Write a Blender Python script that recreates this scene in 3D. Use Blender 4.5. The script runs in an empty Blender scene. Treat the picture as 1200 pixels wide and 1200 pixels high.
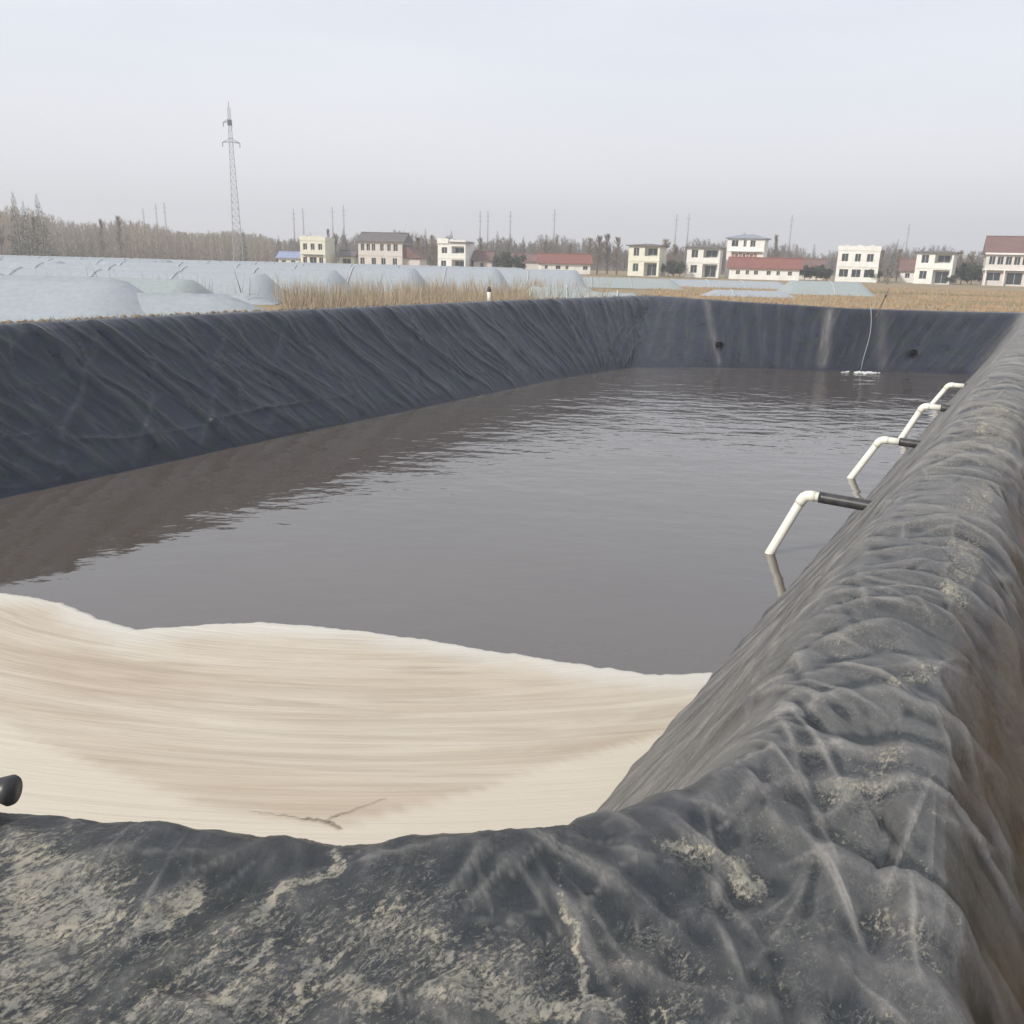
import bpy, bmesh, math, random
import numpy as np
from mathutils import Vector, Matrix
R = math.radians
C = bpy.context.scene.collection
SC = bpy.context.scene
rnd = random.Random(7)

# ------------------------------------------------------------------ camera
PITCH, ROLL, EYE = R(16.4), R(1.4), 1.6
fw = Vector((0, math.cos(PITCH), -math.sin(PITCH)))
u0 = Vector((1, 0, 0)).cross(fw)
cr = math.cos(ROLL) * Vector((1, 0, 0)) + math.sin(ROLL) * u0
cu = -math.sin(ROLL) * Vector((1, 0, 0)) + math.cos(ROLL) * u0
cam = bpy.data.objects.new('camera', bpy.data.cameras.new('camera'))
C.objects.link(cam)
m3 = Matrix((cr, cu, -fw)).transposed()
cam.matrix_world = Matrix.Translation((0, 0, EYE)) @ m3.to_4x4()
cam.data.sensor_width = 36; cam.data.lens = 30; cam.data.clip_start = 0.05; cam.data.clip_end = 6000
SC.camera = cam

# ------------------------------------------------------------------ light
SUN_EL = R(31)
sdir = Vector((-0.80 * math.cos(SUN_EL), -0.60 * math.cos(SUN_EL), math.sin(SUN_EL)))
sl = bpy.data.lights.new('sun', 'SUN'); sl.energy = 3.7; sl.angle = R(3); sl.color = (1, 0.95, 0.87)
sun = bpy.data.objects.new('sun', sl); C.objects.link(sun)
sun.rotation_euler = (-sdir).to_track_quat('-Z', 'Y').to_euler()
w = bpy.data.worlds.new('World'); SC.world = w; w.use_nodes = True
nt = w.node_tree; nt.nodes.clear()
def N(nt, t, **k):
    n = nt.nodes.new(t)
    for a, b in k.items(): setattr(n, a, b)
    return n
L = lambda nt, a, b: nt.links.new(a, b)
sky = N(nt, 'ShaderNodeTexSky', sky_type='NISHITA', sun_disc=False)
sky.sun_elevation = SUN_EL; sky.sun_rotation = math.atan2(sdir.x, sdir.y)
sky.air_density = 1.0; sky.dust_density = 4.0; sky.ozone_density = 1.0
tc = N(nt, 'ShaderNodeTexCoord')
mp = N(nt, 'ShaderNodeMapping'); mp.inputs['Scale'].default_value = (1, 1, 5)
L(nt, tc.outputs['Generated'], mp.inputs['Vector'])
cn = N(nt, 'ShaderNodeTexNoise'); cn.inputs['Scale'].default_value = 1.6; cn.inputs['Detail'].default_value = 5
L(nt, mp.outputs[0], cn.inputs['Vector'])
cr1 = N(nt, 'ShaderNodeValToRGB')
cr1.color_ramp.elements[0].position = 0.3; cr1.color_ramp.elements[0].color = (6.2, 6.6, 7.3, 1)
cr1.color_ramp.elements[1].position = 0.7; cr1.color_ramp.elements[1].color = (7.2, 7.4, 7.9, 1)
L(nt, cn.outputs['Fac'], cr1.inputs['Fac'])
sx = N(nt, 'ShaderNodeSeparateXYZ'); L(nt, tc.outputs['Generated'], sx.inputs[0])
hr = N(nt, 'ShaderNodeMapRange'); hr.inputs['From Min'].default_value = -0.02; hr.inputs['From Max'].default_value = 0.22
L(nt, sx.outputs['Z'], hr.inputs['Value'])
hm = N(nt, 'ShaderNodeMix', data_type='RGBA'); hm.inputs['A'].default_value = (8.2, 7.95, 8.15, 1)
L(nt, hr.outputs[0], hm.inputs['Factor']); L(nt, cr1.outputs[0], hm.inputs['B'])
mx = N(nt, 'ShaderNodeMix', data_type='RGBA'); mx.inputs['Factor'].default_value = 0.9
L(nt, sky.outputs[0], mx.inputs['A']); L(nt, hm.outputs['Result'], mx.inputs['B'])
bg = N(nt, 'ShaderNodeBackground'); bg.inputs['Strength'].default_value = 0.130
L(nt, mx.outputs['Result'], bg.inputs['Color'])
wo = N(nt, 'ShaderNodeOutputWorld'); L(nt, bg.outputs[0], wo.inputs['Surface'])
SC.view_settings.view_transform = 'Standard'; SC.view_settings.look = 'None'
SC.view_settings.exposure = 0.05; SC.view_settings.gamma = 1

# ------------------------------------------------------------------ helpers
def at(px, py, z=0.0):
    """the place in the world (metres) that a point of the survey photo shows, at height z"""
    d = fw + cr * ((px - 600) / 1000) - cu * ((py - 600) / 1000)
    return Vector((0, 0, EYE)) + d * ((z - EYE) / d.z)
def bearing(px, dist, z=-1.0):
    d = fw + cr * ((px - 600) / 1000) - cu * ((305 + (px - 600) * 0.0245 - 600) / 1000)
    return Vector((d.x / d.y * dist, dist, z))
def tag(o, label=None, cat=None, group=None, kind=None):
    if label: o['label'] = label
    if cat: o['category'] = cat
    if group: o['group'] = group
    if kind: o['kind'] = kind
    return o
def empty(name, loc, rz=0.0, scale=1.0):
    o = bpy.data.objects.new(name, None); C.objects.link(o)
    o.location = loc; o.rotation_euler = (0, 0, rz); o.scale = (scale,) * 3; o.empty_display_size = 0.3
    return o
def link(name, me, mat=None, parent=None):
    o = bpy.data.objects.new(name, me); C.objects.link(o)
    if mat and not me.materials: me.materials.append(mat)
    if parent: o.parent = parent
    return o
def np_mesh(name, V, F, smooth=False):
    """V (n,3); F list/array of quads or tris"""
    me = bpy.data.meshes.new(name)
    V = np.asarray(V, dtype=np.float32)
    if isinstance(F, np.ndarray):
        k = F.shape[1]
        me.vertices.add(len(V)); me.vertices.foreach_set('co', V.ravel())
        me.loops.add(F.size); me.loops.foreach_set('vertex_index', F.astype(np.int32).ravel())
        me.polygons.add(len(F)); me.polygons.foreach_set('loop_start', np.arange(0, F.size, k, dtype=np.int32))
        me.update(calc_edges=True)
    else:
        me.from_pydata([tuple(v) for v in V], [], F)
    if smooth: me.polygons.foreach_set('use_smooth', np.ones(len(me.polygons), dtype=bool))
    me.update()
    return me
def copy_tree(o, parent=None):
    c = o.copy(); C.objects.link(c); c.parent = parent
    for ch in list(o.children): copy_tree(ch, c)
    return c

class MB:
    def __init__(s): s.v = []; s.f = []
    def quad(s, a, b, c, d):
        n = len(s.v); s.v += [a, b, c, d]; s.f.append((n, n + 1, n + 2, n + 3))
    def tri(s, a, b, c):
        n = len(s.v); s.v += [a, b, c]; s.f.append((n, n + 1, n + 2))
    def box(s, x0, x1, y0, y1, z0, z1):
        n = len(s.v)
        s.v += [(x, y, z) for z in (z0, z1) for x, y in ((x0, y0), (x1, y0), (x1, y1), (x0, y1))]
        s.f += [tuple(n + i for i in q) for q in ((3, 2, 1, 0), (4, 5, 6, 7), (0, 1, 5, 4), (1, 2, 6, 5), (2, 3, 7, 6), (3, 0, 4, 7))]
    def tube(s, pts, r, n=10, caps=True):
        pts = [Vector(p) for p in pts]
        rr = r if isinstance(r, (list, tuple)) else [r] * len(pts)
        rings = []
        up = Vector((0, 0, 1))
        prev = None
        for i, p in enumerate(pts):
            a = pts[max(i - 1, 0)]; b = pts[min(i + 1, len(pts) - 1)]
            t = (b - a).normalized()
            if prev is None:
                x = t.cross(up)
                if x.length < 0.1: x = t.cross(Vector((1, 0, 0)))
            else: x = prev - t * prev.dot(t)
            x.normalize(); y = t.cross(x); prev = x
            base = len(s.v)
            for k in range(n):
                an = 2 * math.pi * k / n
                s.v.append(tuple(p + (x * math.cos(an) + y * math.sin(an)) * rr[i]))
            rings.append(base)
        for a, b in zip(rings, rings[1:]):
            for k in range(n): s.f.append((a + k, a + (k + 1) % n, b + (k + 1) % n, b + k))
        if caps:
            s.f.append(tuple(rings[0] + k for k in range(n))[::-1]); s.f.append(tuple(rings[-1] + k for k in range(n)))
    def build(s, name, mat, parent=None, smooth=False):
        me = bpy.data.meshes.new(name); me.from_pydata([tuple(v) for v in s.v], [], s.f)
        bm = bmesh.new(); bm.from_mesh(me); bmesh.ops.recalc_face_normals(bm, faces=bm.faces); bm.to_mesh(me); bm.free()
        if smooth: me.polygons.foreach_set('use_smooth', [True] * len(me.polygons))
        me.materials.append(mat)
        return link(name, me, None, parent)

_tab = np.random.RandomState(11).rand(512 * 8)
def vnoise(x, y, seed=0):
    x = np.asarray(x, float) + seed * 17.31; y = np.asarray(y, float) + seed * 7.77
    xi = np.floor(x).astype(np.int64); yi = np.floor(y).astype(np.int64)
    xf = x - xi; yf = y - yi
    xf = xf ** 3 * (xf * (xf * 6 - 15) + 10); yf = yf ** 3 * (yf * (yf * 6 - 15) + 10)
    def h(a, b): return _tab[((a * 73856093) ^ (b * 19349663) ^ (seed * 83492791)) % 4096]
    return (h(xi, yi) * (1 - xf) + h(xi + 1, yi) * xf) * (1 - yf) + (h(xi, yi + 1) * (1 - xf) + h(xi + 1, yi + 1) * xf) * yf
def fbm(x, y, o=4, seed=0):
    s = 0; a = 0.5
    for i in range(o):
        s = s + a * vnoise(x * 2 ** i, y * 2 ** i, seed + i); a *= 0.5
    return s / (1 - 0.5 ** o)
def ridge(x, y, seed=0, sharp=1.0):
    n = np.abs(vnoise(x, y, seed) * 2 - 1)
    return (1 - np.clip(n, 0, 1)) ** sharp
def trin(x, y, seed=0):
    """faceted noise: flat triangles that meet in sharp creases, like crumpled sheet"""
    y2 = y * 1.1547; x2 = x + y2 * .5
    xi = np.floor(x2).astype(np.int64); yi = np.floor(y2).astype(np.int64); a = x2 - xi; b = y2 - yi
    def h(p, q): return _tab[((p * 73856093) ^ (q * 19349663) ^ (seed * 83492791 + 5)) % 4096]
    lo = h(xi, yi) * (1 - a - b) + h(xi + 1, yi) * a + h(xi, yi + 1) * b
    hi = h(xi + 1, yi + 1) * (a + b - 1) + h(xi + 1, yi) * (1 - b) + h(xi, yi + 1) * (1 - a)
    return np.where(a + b < 1, lo, hi)
def pleat(q, w, f, seed, sharp=3.0, back=.10):
    """overlapping pleats: each swells slowly and drops off sharply"""
    q = q * f; c = np.floor(q); fr = q - c; ci = c.astype(np.int64)
    amp = _tab[((ci * 73856093) ^ (seed * 83492791)) % 4096]; w0 = _tab[((ci * 19349663) ^ (seed * 83492791 + 9)) % 4096] * 6
    lon = vnoise(w * .55 + w0, ci * 1.0 + .5, seed + 3)
    return sstep(.25, .7, amp * .5 + lon * .75) * (.4 + amp) * fr ** sharp * (1 - sstep(1 - back, 1, fr))
def sstep(a, b, x):
    t = np.clip((x - a) / (b - a), 0, 1); return t * t * (3 - 2 * t)

# ------------------------------------------------------------------ materials
def mat(name, col, rough=0.8, noise=None, scale=5.0, spec=0.5, bump=0.0, bscale=30.0, metal=0.0, coord='Object', stretch=(1, 1, 1)):
    m = bpy.data.materials.new(name); m.use_nodes = True; t = m.node_tree
    b = t.nodes['Principled BSDF']; b.inputs['Roughness'].default_value = rough
    b.inputs['Specular IOR Level'].default_value = spec; b.inputs['Metallic'].default_value = metal
    b.inputs['Base Color'].default_value = (*col, 1)
    tcn = N(t, 'ShaderNodeTexCoord'); mpn = N(t, 'ShaderNodeMapping'); mpn.inputs['Scale'].default_value = stretch
    L(t, tcn.outputs[coord], mpn.inputs['Vector'])
    if noise:
        n = N(t, 'ShaderNodeTexNoise'); n.inputs['Scale'].default_value = scale; n.inputs['Detail'].default_value = 6
        L(t, mpn.outputs[0], n.inputs['Vector'])
        r = N(t, 'ShaderNodeMapRange'); r.inputs['From Min'].default_value = 0.35; r.inputs['From Max'].default_value = 0.65
        L(t, n.outputs['Fac'], r.inputs['Value'])
        x = N(t, 'ShaderNodeMix', data_type='RGBA'); x.inputs['A'].default_value = (*col, 1); x.inputs['B'].default_value = (*noise, 1)
        L(t, r.outputs[0], x.inputs['Factor']); L(t, x.outputs['Result'], b.inputs['Base Color'])
    if bump:
        n = N(t, 'ShaderNodeTexNoise'); n.inputs['Scale'].default_value = bscale; n.inputs['Detail'].default_value = 5
        L(t, mpn.outputs[0], n.inputs['Vector'])
        bp = N(t, 'ShaderNodeBump'); bp.inputs['Distance'].default_value = bump; bp.inputs['Strength'].default_value = 1
        L(t, n.outputs['Fac'], bp.inputs['Height']); L(t, bp.outputs[0], b.inputs['Normal'])
    return m

def liner_material():
    m = bpy.data.materials.new('liner'); m.use_nodes = True; t = m.node_tree; b = t.nodes['Principled BSDF']
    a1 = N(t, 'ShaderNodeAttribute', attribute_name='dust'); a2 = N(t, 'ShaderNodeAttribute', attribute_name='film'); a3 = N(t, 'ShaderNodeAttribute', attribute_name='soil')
    uv = N(t, 'ShaderNodeUVMap'); tco = N(t, 'ShaderNodeTexCoord')
    def noise(scale, detail=6, vec=None, rough=0.6, dist=0.0):
        n = N(t, 'ShaderNodeTexNoise'); n.inputs['Scale'].default_value = scale; n.inputs['Detail'].default_value = detail
        n.inputs['Roughness'].default_value = rough; n.inputs['Distortion'].default_value = dist
        L(t, vec or tco.outputs['Object'], n.inputs['Vector']); return n.outputs['Fac']
    def mr(v, a, b_, c=0, d=1):
        r = N(t, 'ShaderNodeMapRange'); L(t, v, r.inputs['Value'])
        for k, x in zip(('From Min', 'From Max', 'To Min', 'To Max'), (a, b_, c, d)): r.inputs[k].default_value = x
        return r.outputs[0]
    def mth(op, x, y):
        n = N(t, 'ShaderNodeMath', operation=op)
        for i, q in enumerate((x, y)):
            if isinstance(q, (int, float)): n.inputs[i].default_value = q
            else: L(t, q, n.inputs[i])
        return n.outputs[0]
    def mix(f, A, B):
        n = N(t, 'ShaderNodeMix', data_type='RGBA')
        if isinstance(f, float): n.inputs['Factor'].default_value = f
        else: L(t, f, n.inputs['Factor'])
        for k, q in (('A', A), ('B', B)):
            if isinstance(q, tuple): n.inputs[k].default_value = (*q, 1)
            else: L(t, q, n.inputs[k])
        return n.outputs['Result']
    mp1 = N(t, 'ShaderNodeMapping'); mp1.inputs['Scale'].default_value = (1.0, 0.12, 1); L(t, uv.outputs[0], mp1.inputs['Vector'])
    big = noise(1.3, 5)
    base = mix(mr(big, 0.35, 0.65), (0.010, 0.0125, 0.026), (0.019, 0.0225, 0.041))
    grn = mix(mr(noise(2.2, 4), 0.5, 0.7), base, (0.015, 0.026, 0.023))
    a4 = N(t, 'ShaderNodeAttribute', attribute_name='tone')
    grn = mix(mth('MULTIPLY', a4.outputs['Fac'], mr(noise(3.3, 5), 0.3, 0.6, .45, 1.0)), grn, (0.010, 0.0128, 0.0128))
    # pale dry dust film in streaks, with painted crease shine and fold shade
    streak = noise(7, 6, mp1.outputs[0], 0.65)
    fine = noise(60, 8, None, 0.7)
    filmf = mth('MULTIPLY', a2.outputs['Fac'], mth('ADD', mr(streak, 0.3, 0.7, 0.35, 1.0), mr(fine, 0.3, 0.7, -0.18, 0.18)))
    c2 = mix(filmf, grn, (0.27, 0.255, 0.235))
    # scattered dirt
    mr1 = N(t, 'ShaderNodeMapping'); mr1.inputs['Rotation'].default_value = (0, 0, R(-48)); L(t, tco.outputs['Object'], mr1.inputs['Vector'])
    mr2 = N(t, 'ShaderNodeMapping'); mr2.inputs['Scale'].default_value = (.55, 1, 1); L(t, mr1.outputs[0], mr2.inputs['Vector'])
    sp = noise(78, 10, mr2.outputs[0], 0.72, 0.3); md = noise(9, 9, mr2.outputs[0], 0.72, 0.5); vfine = noise(190, 6, None, 0.8)
    v = mth('ADD', mth('ADD', mth('MULTIPLY', sp, 0.90), mth('MULTIPLY', md, 0.38)), mth('MULTIPLY', vfine, 0.30))
    thr = mth('ADD', v, mth('MULTIPLY', mth('MINIMUM', a1.outputs['Fac'], .80), 0.31))
    dm = mr(thr, 0.945, 1.045)
    dcol = mix(mr(noise(12, 4), 0.4, 0.6), (0.37, 0.33, 0.255), (0.24, 0.23, 0.195))
    c3 = mix(mth('MULTIPLY', dm, 0.88), c2, dcol)
    # soft dirt haze
    c3 = mix(mth('MULTIPLY', mth('MULTIPLY', a1.outputs['Fac'], mr(noise(15, 9, mr2.outputs[0], 0.75), 0.40, 0.70)), 0.34), c3, (0.13, 0.125, 0.105))
    sl = N(t, 'ShaderNodeMath', operation='ABSOLUTE'); L(t, mth('SUBTRACT', noise(26, 7, mr2.outputs[0], 0.66, 1.2), 0.5), sl.inputs[0])
    scf = mth('MULTIPLY', mr(sl.outputs[0], 0.0, 0.022, 1.0, 0.0), mr(noise(5, 6, None, 0.7), 0.45, 0.62))
    c3 = mix(mth('MULTIPLY', scf, mth('MINIMUM', mth('MULTIPLY', a1.outputs['Fac'], 2.2), 0.75)), c3, (0.30, 0.29, 0.25))
    # earthy stain with painted shade on the outer flank
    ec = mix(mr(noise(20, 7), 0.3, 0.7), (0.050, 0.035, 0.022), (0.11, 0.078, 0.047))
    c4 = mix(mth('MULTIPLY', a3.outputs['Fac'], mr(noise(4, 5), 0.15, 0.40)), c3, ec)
    L(t, c4, b.inputs['Base Color'])
    rg = mth('ADD', mr(big, 0.3, 0.7, 0.24, 0.36), mth('MULTIPLY', mth('MAXIMUM', dm, a2.outputs['Fac']), 0.26))
    L(t, rg, b.inputs['Roughness']); L(t, mr(a4.outputs['Fac'], 0, 1, .30, .62), b.inputs['Specular IOR Level'])
    # small creases and grit
    h = mth('ADD', mth('ADD', mth('MULTIPLY', noise(9, 5, mp1.outputs[0]), 0.026), mth('MULTIPLY', noise(30, 8, None, 0.68, 0.8), 0.010)), mth('MULTIPLY', dm, 0.006))
    bp = N(t, 'ShaderNodeBump'); bp.inputs['Distance'].default_value = 1.0; bp.inputs['Strength'].default_value = 0.55
    L(t, h, bp.inputs['Height']); L(t, bp.outputs[0], b.inputs['Normal'])
    return m

# ------------------------------------------------------------------ pond rim: matched rails
# every knot: waterline, inner shoulder, crest, outer shoulder, end of the liner, toe of the bank
def P(x, y, z): return (x, y, z)
def near_k(x, yr=2.15, z=0.0):
    return [P(x - .6 if x > -4 else x + 1, yr + 2.1, -3), P(x, yr, z - .04), P(x, yr - .55, z), P(x, 0.1, z - .02), P(x, -.6, -.25), P(x, -2.2, -1.0)]
DR = Vector((0.52, 0.854)); NRM = Vector((0.854, -0.52))
def right_k(d, z=0.0, wo=0.0, out=1.0):
    b_ = Vector((2.47, 9.16)) + DR * d
    def q(o, zz): v = b_ + NRM * o; return P(v.x, v.y, zz)
    return [q(0 + wo, -3), q(1.93, z - .08), q(2.25, z + .02), q(2.55, z - .07), q(3.02, z - .80 * out), q(4.1, z - 1.25)]
def far_k(px, py, z, wx, wy, nx=0.0, ny=1.0):
    r = at(px, py, z)
    def q(o, zz): return P(r.x + nx * o, r.y + ny * o, zz)
    return [P(wx, wy, -3), q(0, z - .03), q(.22, z), q(.38, z - .03), q(.6, z - .18), q(2.2, -1.0)]
def left_k(rx, ry, wx, wy, z=0.0):
    n = Vector((-0.85, 0.52))
    def q(o, zz): return P(rx + n.x * o, ry + n.y * o, zz)
    return [P(wx, wy, -3), q(0, z - .03), q(.22, z), q(.38, z - .03), q(.6, z - .18), q(2.0, -1.0)]
KN = []
KN.append(near_k(-20.5, 3.0)); KN.append(near_k(-8, 2.45)); KN.append(near_k(-3.0, 2.25)); KN.append(near_k(-1.55, 2.19))
KN.append(near_k(-1.0, 2.12)); KN.append(near_k(-0.6, 2.07)); KN.append(near_k(-0.2, 2.09))
KN.append([P(-.62, 4.15, -3), P(0.25, 2.19, -.04), P(.30, 1.6, 0), P(0.22, 0.35, -.02), P(.0, -.5, -.45), P(.5, -2.0, -1.0)])
KN.append([P(-.25, 4.75, -3), P(.62, 2.36, -.05), P(.66, 1.85, .01), P(.66, .95, -.04), P(.95, .55, -.75), P(1.9, -.3, -1.25)])
KN.append([P(.08, 5.3, -3), P(1.05, 2.85, -.07), P(1.16, 2.36, .02), P(1.08, 1.65, -.05), P(1.36, 1.22, -.80), P(2.3, .6, -1.25)])
for d in (-5.0, -3.5, 0, 8, 18, 30): KN.append(right_k(d, z=0.0 - .003 * max(d, 0)))
KN.append([P(21.6, 40.4, -3), P(25.0, 43.2, -.3), P(25.3, 43.6, -.27), P(25.6, 44.0, -.3), P(26.0, 44.5, -.6), P(27.2, 46, -1.0)])
KN.append(far_k(1120, 365, -.29, 18.8, 40.6)); KN.append(far_k(1000, 361.5, -.22, 15.1, 40.65)); KN.append(far_k(850, 352.5, -.08, 9.97, 40.7))
KN.append([P(5.5, 39.8, -3), P(7.15, 46.3, .0), P(7.1, 46.6, .03), P(7.0, 46.8, 0), P(6.9, 47.1, -.15), P(6.2, 48.8, -1.0)])
for a in ((-.22, 37.01, 2.0, 35.4), (-5.69, 28.37, -3.0, 27.2), (-9.12, 22.97, -6.4, 21.6), (-11.34, 19.05, -8.5, 17.9), (-16.4, 10.9, -13.3, 9.7)): KN.append(left_k(*a))
KA = np.array(KN)                       # (K, 6, 3)
K = len(KA)
# dense resample along every rail, then round the corners
steps = []
per = 0
for i in range(K):
    a, b_ = KA[i, 1], KA[(i + 1) % K, 1]
    steps.append(max(int(np.linalg.norm(b_ - a) / 0.04), 2))
dense = []
for i in range(K):
    tt = np.arange(steps[i]) / steps[i]
    dense.append(KA[i][None] * (1 - tt)[:, None, None] + KA[(i + 1) % K][None] * tt[:, None, None])
dense = np.concatenate(dense)           # (D,6,3)
def smooth_ring(a, sig):
    k = np.arange(-3 * sig, 3 * sig + 1); g = np.exp(-k ** 2 / (2 * sig ** 2)); g /= g.sum()
    o = np.zeros_like(a)
    for kk, gg in zip(k, g): o += gg * np.roll(a, kk, axis=0)
    return o
dense = smooth_ring(dense, 4)
Rr = dense[:, 1]
seg = np.linalg.norm(np.roll(Rr, -1, axis=0) - Rr, axis=1)
S = np.concatenate([[0], np.cumsum(seg)])           # arclength, closed
denseC = np.concatenate([dense, dense[:1]])
STOT = S[-1]
# variable spacing along the ring: fine where the camera is near
us = [0.0]
while us[-1] < STOT - 0.02:
    s_ = us[-1]; i = int(np.searchsorted(S, s_)) % len(dense)
    p = denseC[i, 1]; dist = math.hypot(p[0], p[1])
    px, py, k = p[0], p[1], 0
    front = py > 1.2
    off = (px < -1.0 * dist * 0.75) or py < 1.5
    step = max(0.008, dist * 0.0019) if not off else max(0.02, dist * 0.012)
    if px < -2.2 and py < 9: step = 0.12
    us.append(s_ + step)
us = np.array(us[:-1]); us = us * (1 - 0) ; NU = len(us)
rails = np.stack([np.stack([np.interp(us, S, denseC[:, j, c]) for c in range(3)], -1) for j in range(6)], 1)   # NU,6,3
# cross profile: under water, waterline, slope middle, shoulder, crest, outer shoulder, liner end
W0 = rails[:, 0]; R0 = rails[:, 1]
under = W0 + (W0 - R0) * 0.35
mid1 = W0 * .66 + R0 * .34 + np.array([0, 0, -.05]); mid2 = W0 * .33 + R0 * .67 + np.array([0, 0, -.03])
prof = np.stack([under, W0, mid1, mid2, R0, rails[:, 2], rails[:, 3], rails[:, 4]], 1)      # NU,8,3
counts = [6, 60, 60, 60, 34, 60, 34]
rows = []
def cr_interp(p0, p1, p2, p3, t):
    # Catmull-Rom with reduced tangents to avoid overshoot
    d1 = np.linalg.norm(p1 - p0, axis=-1, keepdims=True); d2 = np.linalg.norm(p2 - p1, axis=-1, keepdims=True); d3 = np.linalg.norm(p3 - p2, axis=-1, keepdims=True)
    m1 = ((p1 - p0) / np.maximum(d1, 1e-4) * d2 + (p2 - p1)) * .5; m2 = ((p3 - p2) / np.maximum(d3, 1e-4) * d2 + (p2 - p1)) * .5
    m1 = m1 * .8; m2 = m2 * .8
    t2, t3 = t * t, t * t * t
    return (2 * t3 - 3 * t2 + 1) * p1 + (t3 - 2 * t2 + t) * m1 + (-2 * t3 + 3 * t2) * p2 + (t3 - t2) * m2
zone = []
for j in range(7):
    p0 = prof[:, max(j - 1, 0)]; p1 = prof[:, j]; p2 = prof[:, j + 1]; p3 = prof[:, min(j + 2, 7)]
    if j == 0: p0 = p1 - (p2 - p1)
    if j == 6: p3 = p2 + (p2 - p1)
    for k in range(counts[j]):
        t = k / counts[j]; rows.append(cr_interp(p0, p1, p2, p3, t)); zone.append(j + t)
rows.append(prof[:, 7]); zone.append(7.0)
G = np.stack(rows, 1); zone = np.array(zone); NV = G.shape[1]
dv = np.linalg.norm(np.diff(G, axis=1), axis=-1)
Wc = np.concatenate([np.zeros((NU, 1)), np.cumsum(dv, 1)], 1)
shoulder_i = int(np.argmin(abs(zone - 4)))
Wc = Wc - Wc[:, shoulder_i:shoulder_i + 1]          # 0 at inner shoulder, negative down the slope
Sg = np.repeat(us[:, None], NV, 1); Zg = np.repeat(zone[None], NU, 0)
X, Y = G[..., 0], G[..., 1]
# side weights (near / right / far / left) by arclength of corner knots
ks = np.concatenate([[0], np.cumsum(steps)]); sK = S[ks[:-1].astype(int)]
sNR, sFR, sFL, sNL = sK[7], sK[16], sK[20], STOT
wn = 1 - sstep(sNR - .25, sNR + 1.1, Sg); wr = sstep(sNR - .25, sNR + 1.1, Sg) * (1 - sstep(sFR - .4, sFR + .4, Sg))
wf = sstep(sFR - .4, sFR + .4, Sg) * (1 - sstep(sFL - .5, sFL + .5, Sg)); wl = sstep(sFL - .5, sFL + .5, Sg)
# normals of the smooth sheet
du = np.gradient(G, axis=0); dvv = np.gradient(G, axis=1)
Nn = np.cross(du, dvv); Nn /= np.maximum(np.linalg.norm(Nn, axis=-1, keepdims=True), 1e-9)
if Nn[NU // 2, shoulder_i + 10, 2] < 0: Nn = -Nn
def boxu(a, h, ax=0):
    n = 2 * h + 1; return sum(np.roll(a, k, ax) for k in range(-h, h + 1)) / n
for _ in range(2): Nn = boxu(Nn, 9)
Nn /= np.maximum(np.linalg.norm(Nn, axis=-1, keepdims=True), 1e-9)
G = boxu(boxu(G, 4), 4); Wc = boxu(boxu(Wc, 9), 9)
slope = sstep(.9, 1.4, Zg) * (1 - sstep(3.7, 4.2, Zg)); crest = sstep(3.6, 4.3, Zg) * (1 - sstep(6.4, 7.0, Zg))
def folds(s, w, f, lean, wob, seed, sharp):
    q = s + w * lean + wob * (fbm(s * .5, w * .5, 3, seed + 50) - .5)
    return ridge(q * f, w * 0.22 + 3, seed, sharp)
D = np.zeros((NU, NV))
# left bank: long slanting pleats
fl = 0.055 * folds(Sg, Wc, .95, -.35, 1.1, 1, 3.5) + .032 * folds(Sg, Wc, 2.1, -.5, .8, 2, 4.0) + .016 * folds(Sg, Wc, 4.4, -.1, .7, 3, 3.0) + .012 * ridge(Sg * 1.1 + Wc * 1.2, Wc * 1.4, 9, 5) + .05 * (fbm(Sg * .35, Wc * .5, 3, 4) - .5)
fl = fl * (0.55 + 0.9 * fbm(Sg * .3, Wc * .6, 2, 31)) + .05 * ridge(Wc * 1.5 + .6 * fbm(Sg * .5, Wc * 0, 3, 71), Sg * .25, 72, 5) * sstep(-2.0, -3.4, Wc) * sstep(sFL + 22, sFL + 28, Sg)
qw = .5 * (fbm(Sg * .4, Wc * .45, 3, 140) - .5)
pl = .075 * pleat(Sg - .35 * Wc + qw * 2.2, Wc, .55, 141, 5, .07) + .055 * pleat(Sg - .6 * Wc + qw * 1.8, Wc, 1.05, 142, 5, .09) + .022 * pleat(Sg - .15 * Wc + qw * 2, Wc, 2.6, 143, 4, .14)
pl += .05 * pleat(Sg + .9 * Wc + qw * 2, Wc, .5, 144, 5, .10) * fbm(Sg * .3, Wc * .5, 2, 145)
D += wl * slope * (fl * .75 + pl * 1.25)
D += wf * slope * (.05 * pleat(Sg + qw, Wc, 1.1, 146) + .03 * pleat(Sg + .15 * Wc + qw, Wc, 2.6, 147))
D += wf * slope * (.03 * folds(Sg, Wc, 1.2, .05, .5, 5, 4.0) + .018 * folds(Sg, Wc, 3.0, -.1, .4, 6, 4.0) + .03 * (fbm(Sg * .5, Wc * .5, 3, 7) - .5))
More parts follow.
